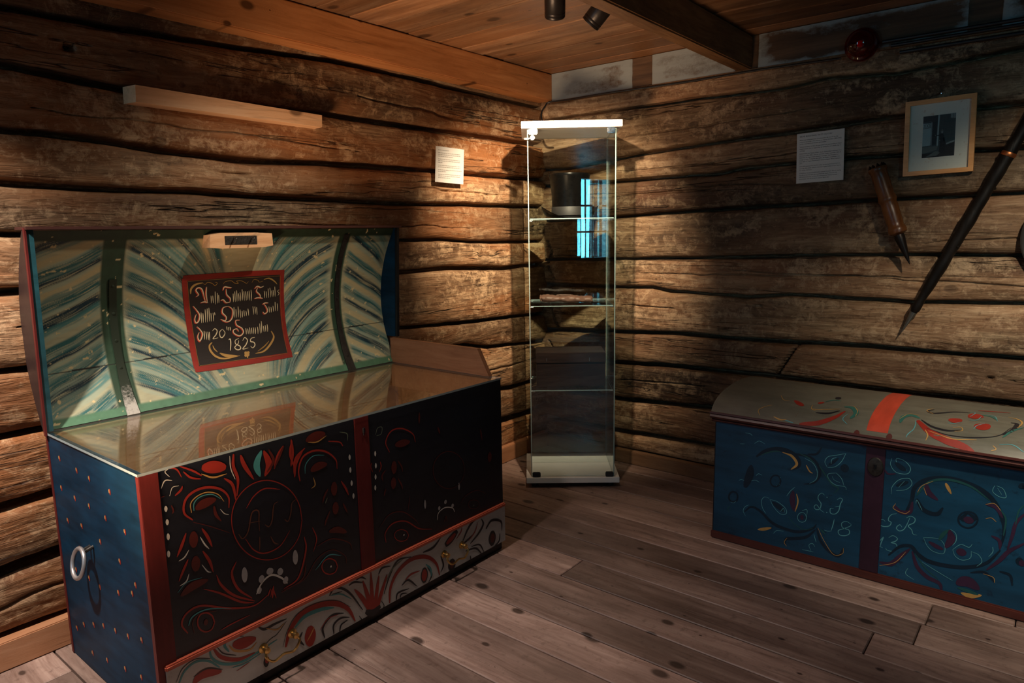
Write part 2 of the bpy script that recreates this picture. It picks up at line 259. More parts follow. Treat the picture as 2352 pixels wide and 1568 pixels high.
STK['LF'] = '''
R 20 40 10 -2322,649 -2297,640 -2286,617
W 10 20 10 -2314,645 -2322,640 -2313,626
R 20 50 20 -2281,629 -2265,610 -2242,600
R 20 50 20 -2288,644 -2259,625 -2239,607
W 10 30 10 -2334,604 -2324,620 -2308,616
W 10 20 10 -2317,581 -2309,599 -2294,599
R 20 60 10 -2305,578 -2291,587 -2286,596
R 100 340 100 -2237,627 -2209,620 -2178,610
O 10 50 10 -2240,612 -2212,595 -2177,594
R 20 80 20 -2185,585 -2165,562 -2159,517
R 40 90 20 -2156,638 -2159,608 -2150,572 -2156,530
W 10 30 10 -2166,636 -2166,605 -2157,574
R 30 120 20 -2138,631 -2130,602 -2108,559
T 30 200 20 -2081,628 -2097,595 -2090,561
R 30 200 20 -2075,626 -2063,586 -2077,558
R 30 110 20 -2018,624 -2036,601 -2049,570
R 30 100 20 -1994,635 -1993,597 -2000,563
R 30 100 20 -1960,599 -1986,565 -1991,530
R 30 70 20 -2270,507 -2288,531 -2282,561 -2259,575 -2228,575 -2196,560 -2178,535 -2179,507
O 20 30 10 -2271,525 -2271,548 -2254,561 -2229,563 -2204,550 -2190,527
T 20 30 10 -2265,528 -2263,546 -2248,557 -2220,555 -2198,537
r 60 260 40 -2261,531 -2238,538 -2209,539
r 30 80 10 -2216,524 -2213,501 -2201,480
W 10 20 10 -2201,511 -2192,497 -2181,490
r 10 20 10 -2270,502 -2227,475 -2182,443
R 30 30 30 -1978,405 -1989,366 -2015,339 -2050,328 -2089,335 -2126,358 -2154,392 -2171,433 -2175,474 -2165,510 -2142,536 -2110,549 -2072,546 -2035,526 -2003,493 -1983,450 -1978,405
R 10 40 10 -2134,491 -2111,516 -2079,526 -2037,511
R 10 40 10 -2143,413 -2123,376 -2093,355 -2049,358 -2016,390
b 20 40 10 -2160,432 -2150,416 -2134,430 -2120,474 -2102,473 -2103,444 -2103,419
b 10 20 10 -2132,451 -2099,445
b 20 40 10 -2087,431 -2076,422 -2066,436 -2058,474 -2045,480
b 20 40 10 -2030,426 -2020,417 -2010,437 -2005,462 -1990,470
b 20 40 10 -2104,404 -2107,367
b 10 40 10 -2074,395 -2065,374 -2052,364
W 20 80 20 -2328,547 -2328,554 -2328,561
W 20 80 20 -2328,515 -2328,522 -2328,529
W 20 80 20 -2329,479 -2329,487 -2329,495
W 20 80 20 -2332,438 -2332,446 -2332,454
r 20 40 10 -2337,570 -2339,582 -2328,585
r 20 40 10 -2315,558 -2312,544 -2315,538
r 60 240 60 -2272,439 -2272,459 -2272,479
R 20 80 10 -2288,481 -2301,454 -2314,431
R 20 80 10 -2250,479 -2238,453 -2229,424
W 10 40 10 -2285,438 -2297,424 -2311,420
W 10 40 10 -2256,460 -2247,438 -2237,422
r 60 240 60 -2272,379 -2272,398 -2272,417
R 20 70 10 -2289,416 -2302,394 -2315,371
R 20 80 10 -2253,423 -2239,392 -2232,360
W 10 40 10 -2290,380 -2298,364 -2314,359
W 10 30 10 -2258,390 -2246,368 -2237,362
r 40 240 30 -2314,334 -2284,346 -2246,346
T 10 20 10 -2320,345 -2297,361 -2261,358
R 10 70 20 -2225,350 -2215,319 -2184,278 -2131,239
R 10 60 20 -2259,328 -2219,299 -2169,254 -2134,236
R 20 70 20 -2172,363 -2186,336 -2173,291 -2138,250
w 45 180 45 -2153,300 -2153,320 -2153,340
w 45 180 45 -2006,289 -2006,307 -2006,325
w 40 160 40 -2117,253 -2117,262 -2117,271
w 45 180 45 -2108,282 -2108,291 -2108,300
w 45 180 45 -2081,291 -2081,300 -2081,309
w 45 180 45 -2054,280 -2054,289 -2054,298
w 45 180 45 -2040,248 -2040,257 -2040,266
W 30 60 30 -2125,255 -2107,280 -2079,289 -2051,269 -2035,247
R 20 70 20 -2076,257 -2082,225
R 20 50 20 -2094,236 -2085,253
r 20 40 20 -1975,276 -1990,239 -2054,229
R 30 60 20 -2306,235 -2318,264 -2303,286 -2267,288 -2199,250 -2135,228 -2091,240
T 20 40 10 -2303,253 -2291,271 -2254,273 -2194,248
r 10 30 10 -2291,227 -2292,257 -2273,270 -2232,258
R 40 40 40 -2240,232 -2248,218 -2263,218 -2277,232 -2281,252 -2274,266 -2259,266 -2245,252 -2240,232
r 30 120 30 -2261,234 -2261,242 -2261,250
R 10 40 10 -2227,204 -2198,207 -2147,208
r 60 300 60 -1950,621 -1920,625 -1887,625
O 10 40 10 -1944,615 -1915,609 -1884,619
R 30 60 20 -1976,515 -1978,547 -1962,579 -1926,587 -1887,573 -1858,543 -1855,515
T 10 30 10 -1959,531 -1955,556 -1930,573 -1894,566
r 60 260 40 -1941,534 -1917,540 -1887,538
R 20 80 20 -1993,541 -1985,580 -1954,602
r 30 80 20 -2017,624 -2033,598 -2049,572
r 30 90 20 -2061,625 -2050,592 -2070,568
R 30 80 20 -1992,632 -2000,599 -1992,561
O 10 40 10 -1934,513 -1930,491 -1942,484
R 20 40 20 -1879,602 -1842,590 -1831,576
g 10 30 10 -1840,619 -1815,608 -1814,588
W 20 80 20 -1810,529 -1810,537 -1810,545
W 20 80 20 -1810,491 -1810,499 -1810,507
W 20 80 20 -1808,451 -1808,459 -1808,467
W 20 80 20 -1804,411 -1804,419 -1804,427
r 60 240 60 -1869,441 -1869,461 -1869,481
r 60 240 60 -1868,385 -1868,403 -1868,421
R 20 70 10 -1844,476 -1829,449 -1821,427
r 20 70 10 -1889,467 -1902,450 -1910,431
r 20 70 10 -1842,409 -1828,376
r 20 70 10 -1887,401 -1901,379 -1907,364
g 10 30 10 -1893,442 -1901,428
r 50 200 50 -1894,343 -1866,338 -1835,319
R 20 40 10 -1947,373 -1936,337 -1949,304
r 10 30 10 -2053,234 -1984,236 -1939,278 -1889,286 -1846,252 -1842,225
r 20 40 10 -1936,315 -1886,318 -1830,286 -1819,259
T 10 40 10 -1947,248 -1902,274 -1858,257
R 40 40 40 -1873,229 -1882,216 -1901,217 -1919,231 -1925,250 -1916,263 -1898,263 -1880,249 -1873,229
W 15 60 15 -1895,235 -1895,238 -1895,241
w 45 180 45 -2006,290 -2006,310 -2006,330
R 20 60 10 -1975,357 -1972,318 -2001,249 -2047,236
w 40 160 40 -2109,280 -2109,289 -2109,298
w 45 180 45 -2085,293 -2085,302 -2085,311
w 45 180 45 -2053,278 -2053,287 -2053,296
w 40 160 40 -2039,250 -2039,259 -2039,268
R 10 40 10 -2087,230 -2079,250 -2071,220
W 20 80 20 -1717,515 -1717,523 -1717,531
W 20 80 20 -1717,478 -1717,486 -1717,494
W 20 80 20 -1720,444 -1720,452 -1720,460
W 20 80 20 -1723,411 -1723,419 -1723,427
R 10 40 10 -1731,499 -1736,489 -1730,470
R 10 40 10 -1700,494 -1697,478 -1705,463
g 10 20 10 -1712,580 -1704,598 -1687,597 -1691,578 -1709,576
R 20 50 20 -1662,513 -1675,548 -1651,577 -1607,574 -1565,547 -1555,518
r 60 260 40 -1639,530 -1609,528 -1578,525
r 30 80 20 -1534,609 -1536,574
r 30 80 20 -1455,543 -1446,519
r 60 240 60 -1647,441 -1647,461 -1647,481
r 60 240 60 -1652,394 -1652,412 -1652,430
r 20 60 10 -1631,478 -1617,456 -1613,437
r 20 60 10 -1634,422 -1620,397 -1617,381
r 20 60 10 -1680,462 -1695,449 -1693,431
r 20 60 10 -1683,404 -1692,383
R 20 50 20 -1692,234 -1693,265 -1661,285 -1608,273 -1554,230 -1497,208
r 10 40 10 -1712,292 -1674,318 -1621,309 -1576,272 -1553,242
r 10 30 10 -1598,305 -1588,350
R 30 30 30 -1600,224 -1609,213 -1630,215 -1650,228 -1658,245 -1649,255 -1628,253 -1608,240 -1600,224
W 15 60 15 -1619,229 -1619,232 -1619,235
w 30 120 30 -1461,261 -1461,268 -1461,275
w 35 140 35 -1431,273 -1431,280 -1431,287
w 35 140 35 -1398,249 -1398,256 -1398,263
W 20 40 20 -1472,230 -1465,253 -1434,261 -1399,248 -1389,231
r 20 40 10 -1440,212 -1431,229 -1427,208
w 25 100 25 -1524,287 -1524,302 -1524,317
w 25 100 25 -1364,301 -1364,314 -1364,327
r 20 30 20 -1263,216 -1272,208 -1293,210 -1313,221 -1320,235 -1312,244 -1291,242 -1271,231 -1263,216
g 10 40 10 -1292,219 -1292,222 -1292,225
r 10 30 10 -1357,251 -1333,270 -1276,272 -1227,246
r 20 30 20 -1334,363 -1346,334 -1375,318 -1413,321 -1450,341 -1475,372 -1483,406 -1472,434 -1445,450 -1408,449 -1371,430 -1343,399 -1334,363
r 30 80 20 -1248,488 -1240,445
r 60 240 60 -1202,356 -1202,374 -1202,392
T 30 60 30 -2340,124 -2325,148 -2297,158 -2266,144 -2240,113
K 10 20 10 -2346,131 -2328,158 -2296,165 -2261,148
R 50 240 50 -2308,106 -2282,118 -2236,100
K 10 40 10 -2305,123 -2272,127 -2233,104
T 30 70 20 -2261,173 -2256,146 -2230,117 -2182,97 -2135,101 -2080,108
R 30 100 20 -2252,171 -2233,137 -2191,109 -2145,104
K 10 30 10 -2242,169 -2227,144 -2195,122
R 80 300 60 -2202,156 -2173,145 -2139,140
O 20 60 10 -2212,158 -2196,135 -2159,119 -2138,129
T 20 70 20 -2213,174 -2223,164 -2213,141
K 10 30 10 -2215,170 -2200,175 -2171,163
K 20 70 10 -2133,172 -2114,154 -2082,154 -2048,152
O 10 40 10 -2109,154 -2078,136 -2055,144
K 10 20 10 -2140,96 -2101,118 -2079,123 -2049,146
T 20 30 10 -2207,95 -2172,89 -2114,95
R 10 20 10 -2198,80 -2162,86
K 40 160 40 -2116,48 -2116,62 -2116,76
R 30 120 30 -2113,57 -2113,66 -2113,75
R 50 180 30 -2057,74 -2040,115 -2002,146 -1948,146 -1893,127 -1850,90 -1826,40
T 30 120 20 -2025,116 -1992,133 -1943,130 -1897,115
K 10 20 10 -2065,79 -2048,119 -2014,151 -1948,154 -1886,132 -1840,91
R 90 360 90 -1980,38 -1980,68 -1980,98
K 30 70 20 -2004,92 -2014,74 -2001,51
O 10 40 10 -1991,58 -1977,73 -1965,89
K 20 80 10 -1934,40 -1938,74 -1905,95 -1864,83
R 10 30 10 -1948,70 -1921,91 -1883,88
K 20 70 10 -1903,36 -1901,64 -1877,73 -1845,61
K 20 60 10 -1883,33 -1876,52 -1852,56
K 20 70 20 -1910,157 -1893,171 -1865,160 -1834,126 -1797,62
T 10 40 10 -1907,156 -1872,146 -1835,114
K 10 20 10 -1901,158 -1866,151
K 20 60 10 -1842,159 -1822,161 -1788,145
K 20 60 10 -1815,165 -1797,166 -1778,152
R 100 140 30 -1767,42 -1795,97 -1823,139
R 100 140 30 -1763,41 -1777,101 -1791,152
R 100 140 30 -1760,39 -1760,99 -1760,167
R 100 140 30 -1753,36 -1742,92 -1730,144
R 100 140 30 -1745,39 -1724,84 -1698,134
K 100 220 100 -1787,52 -1760,36 -1730,44
K 10 30 10 -1812,51 -1799,30 -1785,30
K 10 30 10 -1726,60 -1716,37 -1735,31
K 20 60 10 -1731,148 -1716,162 -1683,155
R 40 140 30 -1694,37 -1687,86 -1655,125 -1599,143 -1534,127 -1490,87 -1475,38
K 20 60 20 -1714,76 -1689,124 -1653,161 -1598,152
g 10 50 10 -1704,112 -1676,143 -1630,158
K 20 70 10 -1667,34 -1658,55 -1612,50
K 10 50 10 -1652,33 -1644,45 -1620,38
K 20 70 10 -1642,73 -1614,80 -1576,41
R 20 70 10 -1626,85 -1601,94 -1561,90
K 80 320 80 -1544,41 -1544,67 -1544,93
R 60 240 60 -1544,47 -1544,67 -1544,87
K 30 70 20 -1528,89 -1511,56 -1527,33
T 20 80 20 -1536,102 -1516,78 -1513,50
K 20 80 10 -1546,146 -1500,146 -1463,168
K 140 280 140 -1444,132 -1417,144 -1384,163
R 80 180 80 -1438,136 -1417,144 -1394,156
R 10 50 10 -1390,135 -1366,153 -1361,168
K 30 90 20 -1358,116 -1333,148 -1309,166 -1289,170
K 30 90 20 -1321,92 -1277,114 -1251,139 -1260,163
R 20 50 10 -1330,106 -1296,127 -1280,156
K 20 70 10 -1377,103 -1340,109 -1311,119
K 90 360 90 -1416,29 -1416,51 -1416,73
r 45 180 45 -1416,39 -1416,51 -1416,63
K 20 70 10 -1467,104 -1456,67 -1470,46
K 20 70 10 -1346,74 -1293,64 -1255,21
K 20 60 10 -1317,80 -1273,70 -1250,33
K 20 50 10 -1323,48 -1319,25
K 100 400 100 -1204,41 -1204,69 -1204,97
r 60 240 60 -1202,51 -1202,69 -1202,87
K 40 90 20 -1237,117 -1205,137 -1154,116 -1149,78
K 30 70 20 -1160,71 -1166,45 -1193,33
'''
STK['LE'] = '''
R 20 80 20 133,584 133,592 133,600
Y 15 60 15 127,589 127,594 127,599
R 20 80 20 248,575 248,583 248,591
Y 15 60 15 243,580 243,585 243,590
R 20 80 20 328,571 328,579 328,587
Y 15 60 15 323,575 323,580 323,585
R 20 80 20 448,564 448,572 448,580
Y 15 60 15 443,568 443,573 443,578
R 20 80 20 120,499 120,507 120,515
Y 15 60 15 114,504 114,509 114,514
R 20 80 20 212,492 212,500 212,508
Y 15 60 15 207,497 207,502 207,507
R 20 80 20 306,494 306,502 306,510
Y 15 60 15 301,498 301,503 301,508
R 20 80 20 404,487 404,495 404,503
Y 15 60 15 399,491 399,496 399,501
R 20 80 20 139,412 139,420 139,428
Y 15 60 15 133,417 133,422 133,427
R 20 80 20 238,423 238,431 238,439
Y 15 60 15 232,427 232,432 232,437
R 20 80 20 513,481 513,489 513,497
Y 15 60 15 508,485 508,490 508,495
R 20 80 20 353,412 353,420 353,428
Y 15 60 15 348,416 348,421 348,426
R 20 80 20 205,352 205,360 205,368
Y 15 60 15 199,356 199,361 199,366
R 20 80 20 463,393 463,401 463,409
Y 15 60 15 458,397 458,402 458,407
R 20 80 20 157,277 157,285 157,293
Y 15 60 15 151,281 151,286 151,291
R 20 80 20 247,281 247,289 247,297
Y 15 60 15 241,286 241,291 241,296
R 20 80 20 315,278 315,286 315,294
Y 15 60 15 310,282 310,287 310,292
R 20 80 20 541,357 541,365 541,373
Y 15 60 15 536,361 536,366 536,371
R 20 80 20 433,302 433,310 433,318
Y 15 60 15 428,306 428,311 428,316
R 20 80 20 517,328 517,336 517,344
Y 15 60 15 512,332 512,337 512,342
R 20 80 20 166,120 166,128 166,136
Y 15 60 15 160,124 160,129 160,134
R 20 80 20 240,146 240,154 240,162
Y 15 60 15 234,151 234,156 234,161
R 20 80 20 309,169 309,177 309,185
Y 15 60 15 304,173 304,178 304,183
R 20 80 20 386,184 386,192 386,200
Y 15 60 15 381,188 381,193 381,198
R 20 80 20 463,198 463,206 463,214
Y 15 60 15 458,202 458,207 458,212
R 20 80 20 542,218 542,226 542,234
Y 15 60 15 537,222 537,227 537,232
R 20 80 20 108,88 108,96 108,104
Y 15 60 15 101,92 101,97 101,102
R 20 80 20 207,52 207,60 207,68
Y 15 60 15 201,55 201,60 201,65
R 20 80 20 307,71 307,79 307,87
Y 15 60 15 302,75 302,80 302,85
R 20 80 20 422,94 422,102 422,110
Y 15 60 15 417,98 417,103 417,108
R 20 80 20 517,111 517,119 517,127
Y 15 60 15 512,115 512,120 512,125
'''
STK['RF'] = '''
C 10 30 10 1585,260 1576,265 1566,255 1565,241 1575,227 1572,208 1560,202 1553,210 1561,219 1575,204 1587,198
C 10 40 10 1593,252 1593,254 1593,256
C 10 40 10 1595,198 1595,200 1595,202
C 10 30 10 1625,252 1634,261 1642,257 1636,239 1632,215 1621,201 1607,201 1606,217 1616,219
C 10 20 10 1620,226 1638,234
C 10 30 10 1620,182 1617,161 1612,139
C 10 20 10 1590,135 1602,134 1614,138
C 10 30 10 1673,178 1658,184 1644,174 1648,159 1667,156 1669,143 1657,133 1640,131 1635,145 1652,157 1671,171 1673,178
C 10 30 10 1805,249 1791,242 1784,231 1783,220 1791,215 1786,202 1770,196 1756,200 1755,211 1766,219 1774,214
C 10 30 10 1843,245 1836,220 1828,201 1816,193 1807,201 1816,214 1823,207
C 10 30 10 1832,241 1845,250 1857,245 1855,231 1840,217 1850,206 1855,193 1866,192
C 10 30 10 1759,138 1772,160 1767,141 1764,123
C 10 20 10 1756,125 1772,123
C 10 30 10 1787,162 1799,172 1812,166 1807,155 1795,147 1809,146 1813,132 1800,119 1786,118 1780,124
K 60 160 30 1347,350 1381,379 1425,394 1464,390 1491,372 1497,347 1478,328
O 20 100 20 1437,385 1470,377 1489,351 1470,327
G 20 50 20 1364,359 1403,380 1442,387
K 40 100 30 1420,389 1475,386 1529,385 1558,362 1566,329 1549,297 1517,284
C 10 20 10 1515,377 1542,365 1557,339 1555,310 1534,290
O 20 50 10 1520,354 1532,334 1543,329
G 20 40 10 1497,391 1529,380 1551,361
C 10 20 10 1588,360 1580,378 1589,397 1611,406 1644,419
C 10 20 10 1644,419 1632,389 1613,367 1590,359
K 30 100 30 1593,369 1605,380 1622,398
C 10 20 10 1600,374 1602,391 1616,400
C 10 20 10 1618,346 1593,337 1596,319 1617,304 1647,304 1652,294
C 10 20 10 1618,346 1635,330 1644,307
C 10 10 10 1605,332 1613,320 1631,315
K 70 280 70 1643,354 1643,368 1643,382
G 20 50 10 1562,363 1579,338 1606,304 1627,294 1613,271
K 30 80 20 1523,393 1552,400 1568,427
K 60 60 60 1437,278 1432,262 1420,253 1407,256 1401,270 1406,286 1418,295 1431,292 1437,278
C 5 20 5 1423,256 1423,257 1423,258
C 5 20 5 1433,264 1433,265 1433,266
C 5 20 5 1435,289 1435,290 1435,291
C 10 20 10 1339,398 1356,410 1377,403
C 10 20 10 1304,432 1323,431 1330,425
C 10 20 10 1349,279 1358,288 1370,285
C 10 20 10 1287,247 1296,253 1308,250
C 10 20 10 1328,253 1347,261 1362,257
C 10 20 10 1286,387 1304,390
K 70 70 70 1285,184 1281,168 1269,160 1256,162 1251,175 1256,191 1267,199 1280,196 1285,184
C 10 20 10 1258,157 1270,156 1279,165
K 100 300 50 1310,225 1326,278 1331,316
K 30 120 30 1312,132 1337,157 1372,147 1414,115 1466,104 1510,107 1552,131 1564,149
C 10 20 10 1316,117 1307,134 1313,151 1327,162
C 10 20 10 1400,205 1382,205 1372,187 1378,161 1390,145
K 40 200 40 1411,194 1434,181 1454,168
C 10 20 10 1402,201 1428,199 1457,182 1461,162 1441,156 1417,176 1402,201
C 10 20 10 1441,165 1451,179 1455,165
V 40 200 40 1481,252 1480,216 1487,179
O 20 50 20 1493,243 1499,215 1491,177
C 10 20 10 1460,228 1472,249 1486,266
G 10 30 10 1463,158 1487,134 1520,119 1552,131
C 20 20 20 1530,166 1527,152 1516,144 1505,147 1500,158 1504,172 1515,180 1525,177 1530,166
C 10 20 10 1514,186 1530,194 1531,169
V 30 120 30 1515,153 1515,162 1515,171
K 30 120 30 1565,137 1580,94 1608,65 1640,55 1654,87
O 10 20 10 1569,138 1591,97 1624,56 1652,67 1654,87
K 30 120 30 1562,129 1532,94 1489,76 1465,68 1460,45
O 10 20 10 1468,41 1459,54 1468,73
O 20 120 20 1363,76 1386,84 1412,96
C 10 20 10 1552,45 1543,66 1554,76 1563,66
C 10 20 10 1521,44 1537,45 1559,46
C 10 20 10 1557,111 1566,84
G 20 60 20 1578,135 1595,121
C 10 20 10 1420,77 1432,91 1455,94
G 10 30 10 1256,112 1249,129 1261,145
C 10 20 10 1780,430 1778,407 1795,386 1826,387 1834,408 1816,428 1793,431 1799,411 1824,399
K 40 160 40 1791,418 1808,405 1822,397
C 10 20 10 1785,310 1787,336 1805,363 1832,373 1841,356 1826,335 1799,325
K 30 140 30 1798,341 1816,353 1831,362
C 10 10 10 1805,337 1820,362
K 60 160 40 1831,262 1844,303 1850,347 1879,378 1923,394 1970,394 2020,380 2054,353 2076,314 2088,266 2082,209
K 40 140 40 2083,204 2052,154 2005,126 1955,115 1903,115 1871,131 1851,151 1820,140 1790,102
G 30 80 20 1856,322 1886,372 1936,392 1995,384 2046,351
O 10 20 10 1858,333 1869,357 1898,379
O 30 100 20 1931,380 1938,367 1948,348
V 60 180 30 1880,365 1888,340 1915,320
O 10 20 10 1874,353 1884,329
K 60 140 40 1857,312 1879,280 1914,275 1930,300
C 10 20 10 1856,296 1859,307 1875,277
V 50 140 40 1797,275 1814,258 1841,264 1847,299
O 10 20 10 1800,282 1795,264 1827,255 1842,268
V 50 160 30 1765,70 1798,74 1826,110 1850,142
V 40 140 30 1856,135 1873,88 1902,62 1936,51 1945,27
O 10 20 10 1766,58 1810,83 1839,128
G 20 40 10 1864,130 1896,90 1933,63
C 10 20 10 1884,189 1896,165 1914,151 1941,152 1942,179 1924,196 1884,189
V 40 140 40 1899,180 1921,170 1939,165
V 50 220 40 1945,172 1958,205 1951,233
G 30 120 20 1926,191 1936,214 1949,233
C 10 20 10 1952,236 1968,226 1971,203 1963,185
C 10 20 10 1964,172 1984,194 2005,191 2013,204
C 10 20 10 1964,172 1972,153 1991,145 2011,158 2012,181
V 70 280 70 1987,158 1987,170 1987,182
C 10 20 10 2013,179 2031,174 2041,155 2029,136
K 50 50 50 2021,284 2018,271 2010,259 1998,252 1986,253 1976,260 1972,272 1974,285 1983,297 1995,303 2007,303 2016,296 2021,284
K 200 60 200 1978,273 1995,298 2017,283
V 70 280 70 1998,266 1998,277 1998,288
V 30 120 20 2037,338 2063,333 2081,305
O 10 20 10 2036,336 2058,344 2077,324
V 30 100 20 2058,243 2078,233 2082,206
O 10 20 10 2040,292 2054,298 2067,289
V 30 120 30 2054,132 2083,171 2104,207 2140,243
V 30 100 30 2100,211 2108,257 2114,298 2133,333
G 20 50 20 2075,328 2089,302 2087,251
G 20 40 20 2113,293 2117,334 2128,356
C 10 20 10 2054,399 2051,380 2068,368 2084,370 2076,393 2059,400
K 50 180 50 2112,407 2123,414 2135,402
C 10 10 10 2062,393 2073,376
K 30 80 20 2015,112 2051,123 2077,99
O 10 20 10 2047,118 2072,114 2077,98
K 30 80 20 2086,138 2112,133 2120,102
C 10 20 10 2056,175 2065,193 2064,209
V 60 360 50 1981,63 2009,80 2041,64
O 30 160 30 1995,38 2020,37 2048,48
G 30 120 30 1985,53 2015,50 2040,47
C 10 20 10 1848,75 1843,54 1867,41
C 10 20 10 1885,108 1922,91 1971,71
K 50 200 50 2131,171 2131,183 2131,195
V 40 160 40 2137,170 2137,179 2137,188
V 30 60 20 1760,390 1773,376 1794,381
'''
STK['RL'] = '''
R 90 170 30 1835,-519 1873,-564 1920,-583 1967,-593 1999,-602
K 20 70 10 1844,-511 1878,-542 1923,-552 1955,-540
O 10 20 10 1933,-533 1953,-524 1959,-542 1940,-550
G 40 140 30 1839,-503 1814,-489 1794,-508 1791,-546
O 10 20 10 1835,-482 1805,-480 1786,-524
C 10 20 10 1831,-517 1834,-562 1819,-586
C 10 20 10 1833,-569 1821,-585 1818,-593
O 10 30 10 1864,-562 1874,-579 1872,-593
K 20 80 20 1865,-409 1851,-432 1872,-444 1921,-407 1963,-396
O 10 20 10 1861,-401 1847,-428 1869,-451
K 10 30 10 1865,-554 1926,-569 1999,-564 2052,-540 2077,-482
O 10 20 10 1873,-564 1936,-579 2000,-572
O 10 40 10 2062,-391 2087,-401 2100,-435 2086,-494
K 20 100 20 2072,-441 2088,-447 2080,-501 2060,-535
G 20 60 10 2061,-548 2081,-505 2107,-467
R 120 300 50 1921,-496 1933,-484 1946,-466
R 120 340 50 1971,-446 1983,-415 1992,-402
R 120 340 50 1993,-519 2006,-502 2020,-479
C 10 20 10 1917,-509 1930,-509 1949,-491
C 10 20 10 1986,-525 1992,-500 2010,-477
C 10 20 10 1967,-468 1987,-458 1995,-419
C 10 20 10 1962,-383 1976,-392 1967,-433
G 20 60 20 1990,-401 2020,-408 2038,-435
C 10 20 10 2001,-387 2028,-401 2039,-444
O 10 20 10 2039,-594 2050,-589 2041,-581
C 10 20 10 2056,-576 2086,-571 2115,-586
R 30 60 20 1981,-355 2023,-343 2065,-334
R 30 120 30 1623,-523 1601,-563 1558,-589 1498,-599
K 20 70 20 1606,-525 1577,-549 1537,-555
G 40 140 40 1611,-493 1636,-491 1657,-526 1648,-560
O 10 20 10 1636,-473 1657,-510 1660,-548
C 10 20 10 1635,-537 1626,-566 1644,-582
O 10 20 10 1518,-536 1542,-536 1603,-514
O 10 20 10 1514,-512 1517,-536 1534,-546
R 50 160 50 1448,-494 1471,-515 1487,-526
R 40 120 40 1528,-495 1541,-475
K 40 160 40 1573,-431 1573,-417 1573,-403
O 10 20 10 1360,-593 1350,-578 1369,-559 1388,-548
O 10 20 10 1390,-464 1411,-501 1434,-503
C 10 20 10 1446,-595 1477,-599
G 20 50 20 1545,-470 1564,-443 1590,-441
O 10 30 10 1408,-591 1433,-596 1453,-593
r 35 140 35 1678,-607 1678,-600 1678,-593
r 35 140 35 1772,-604 1772,-597 1772,-590
'''
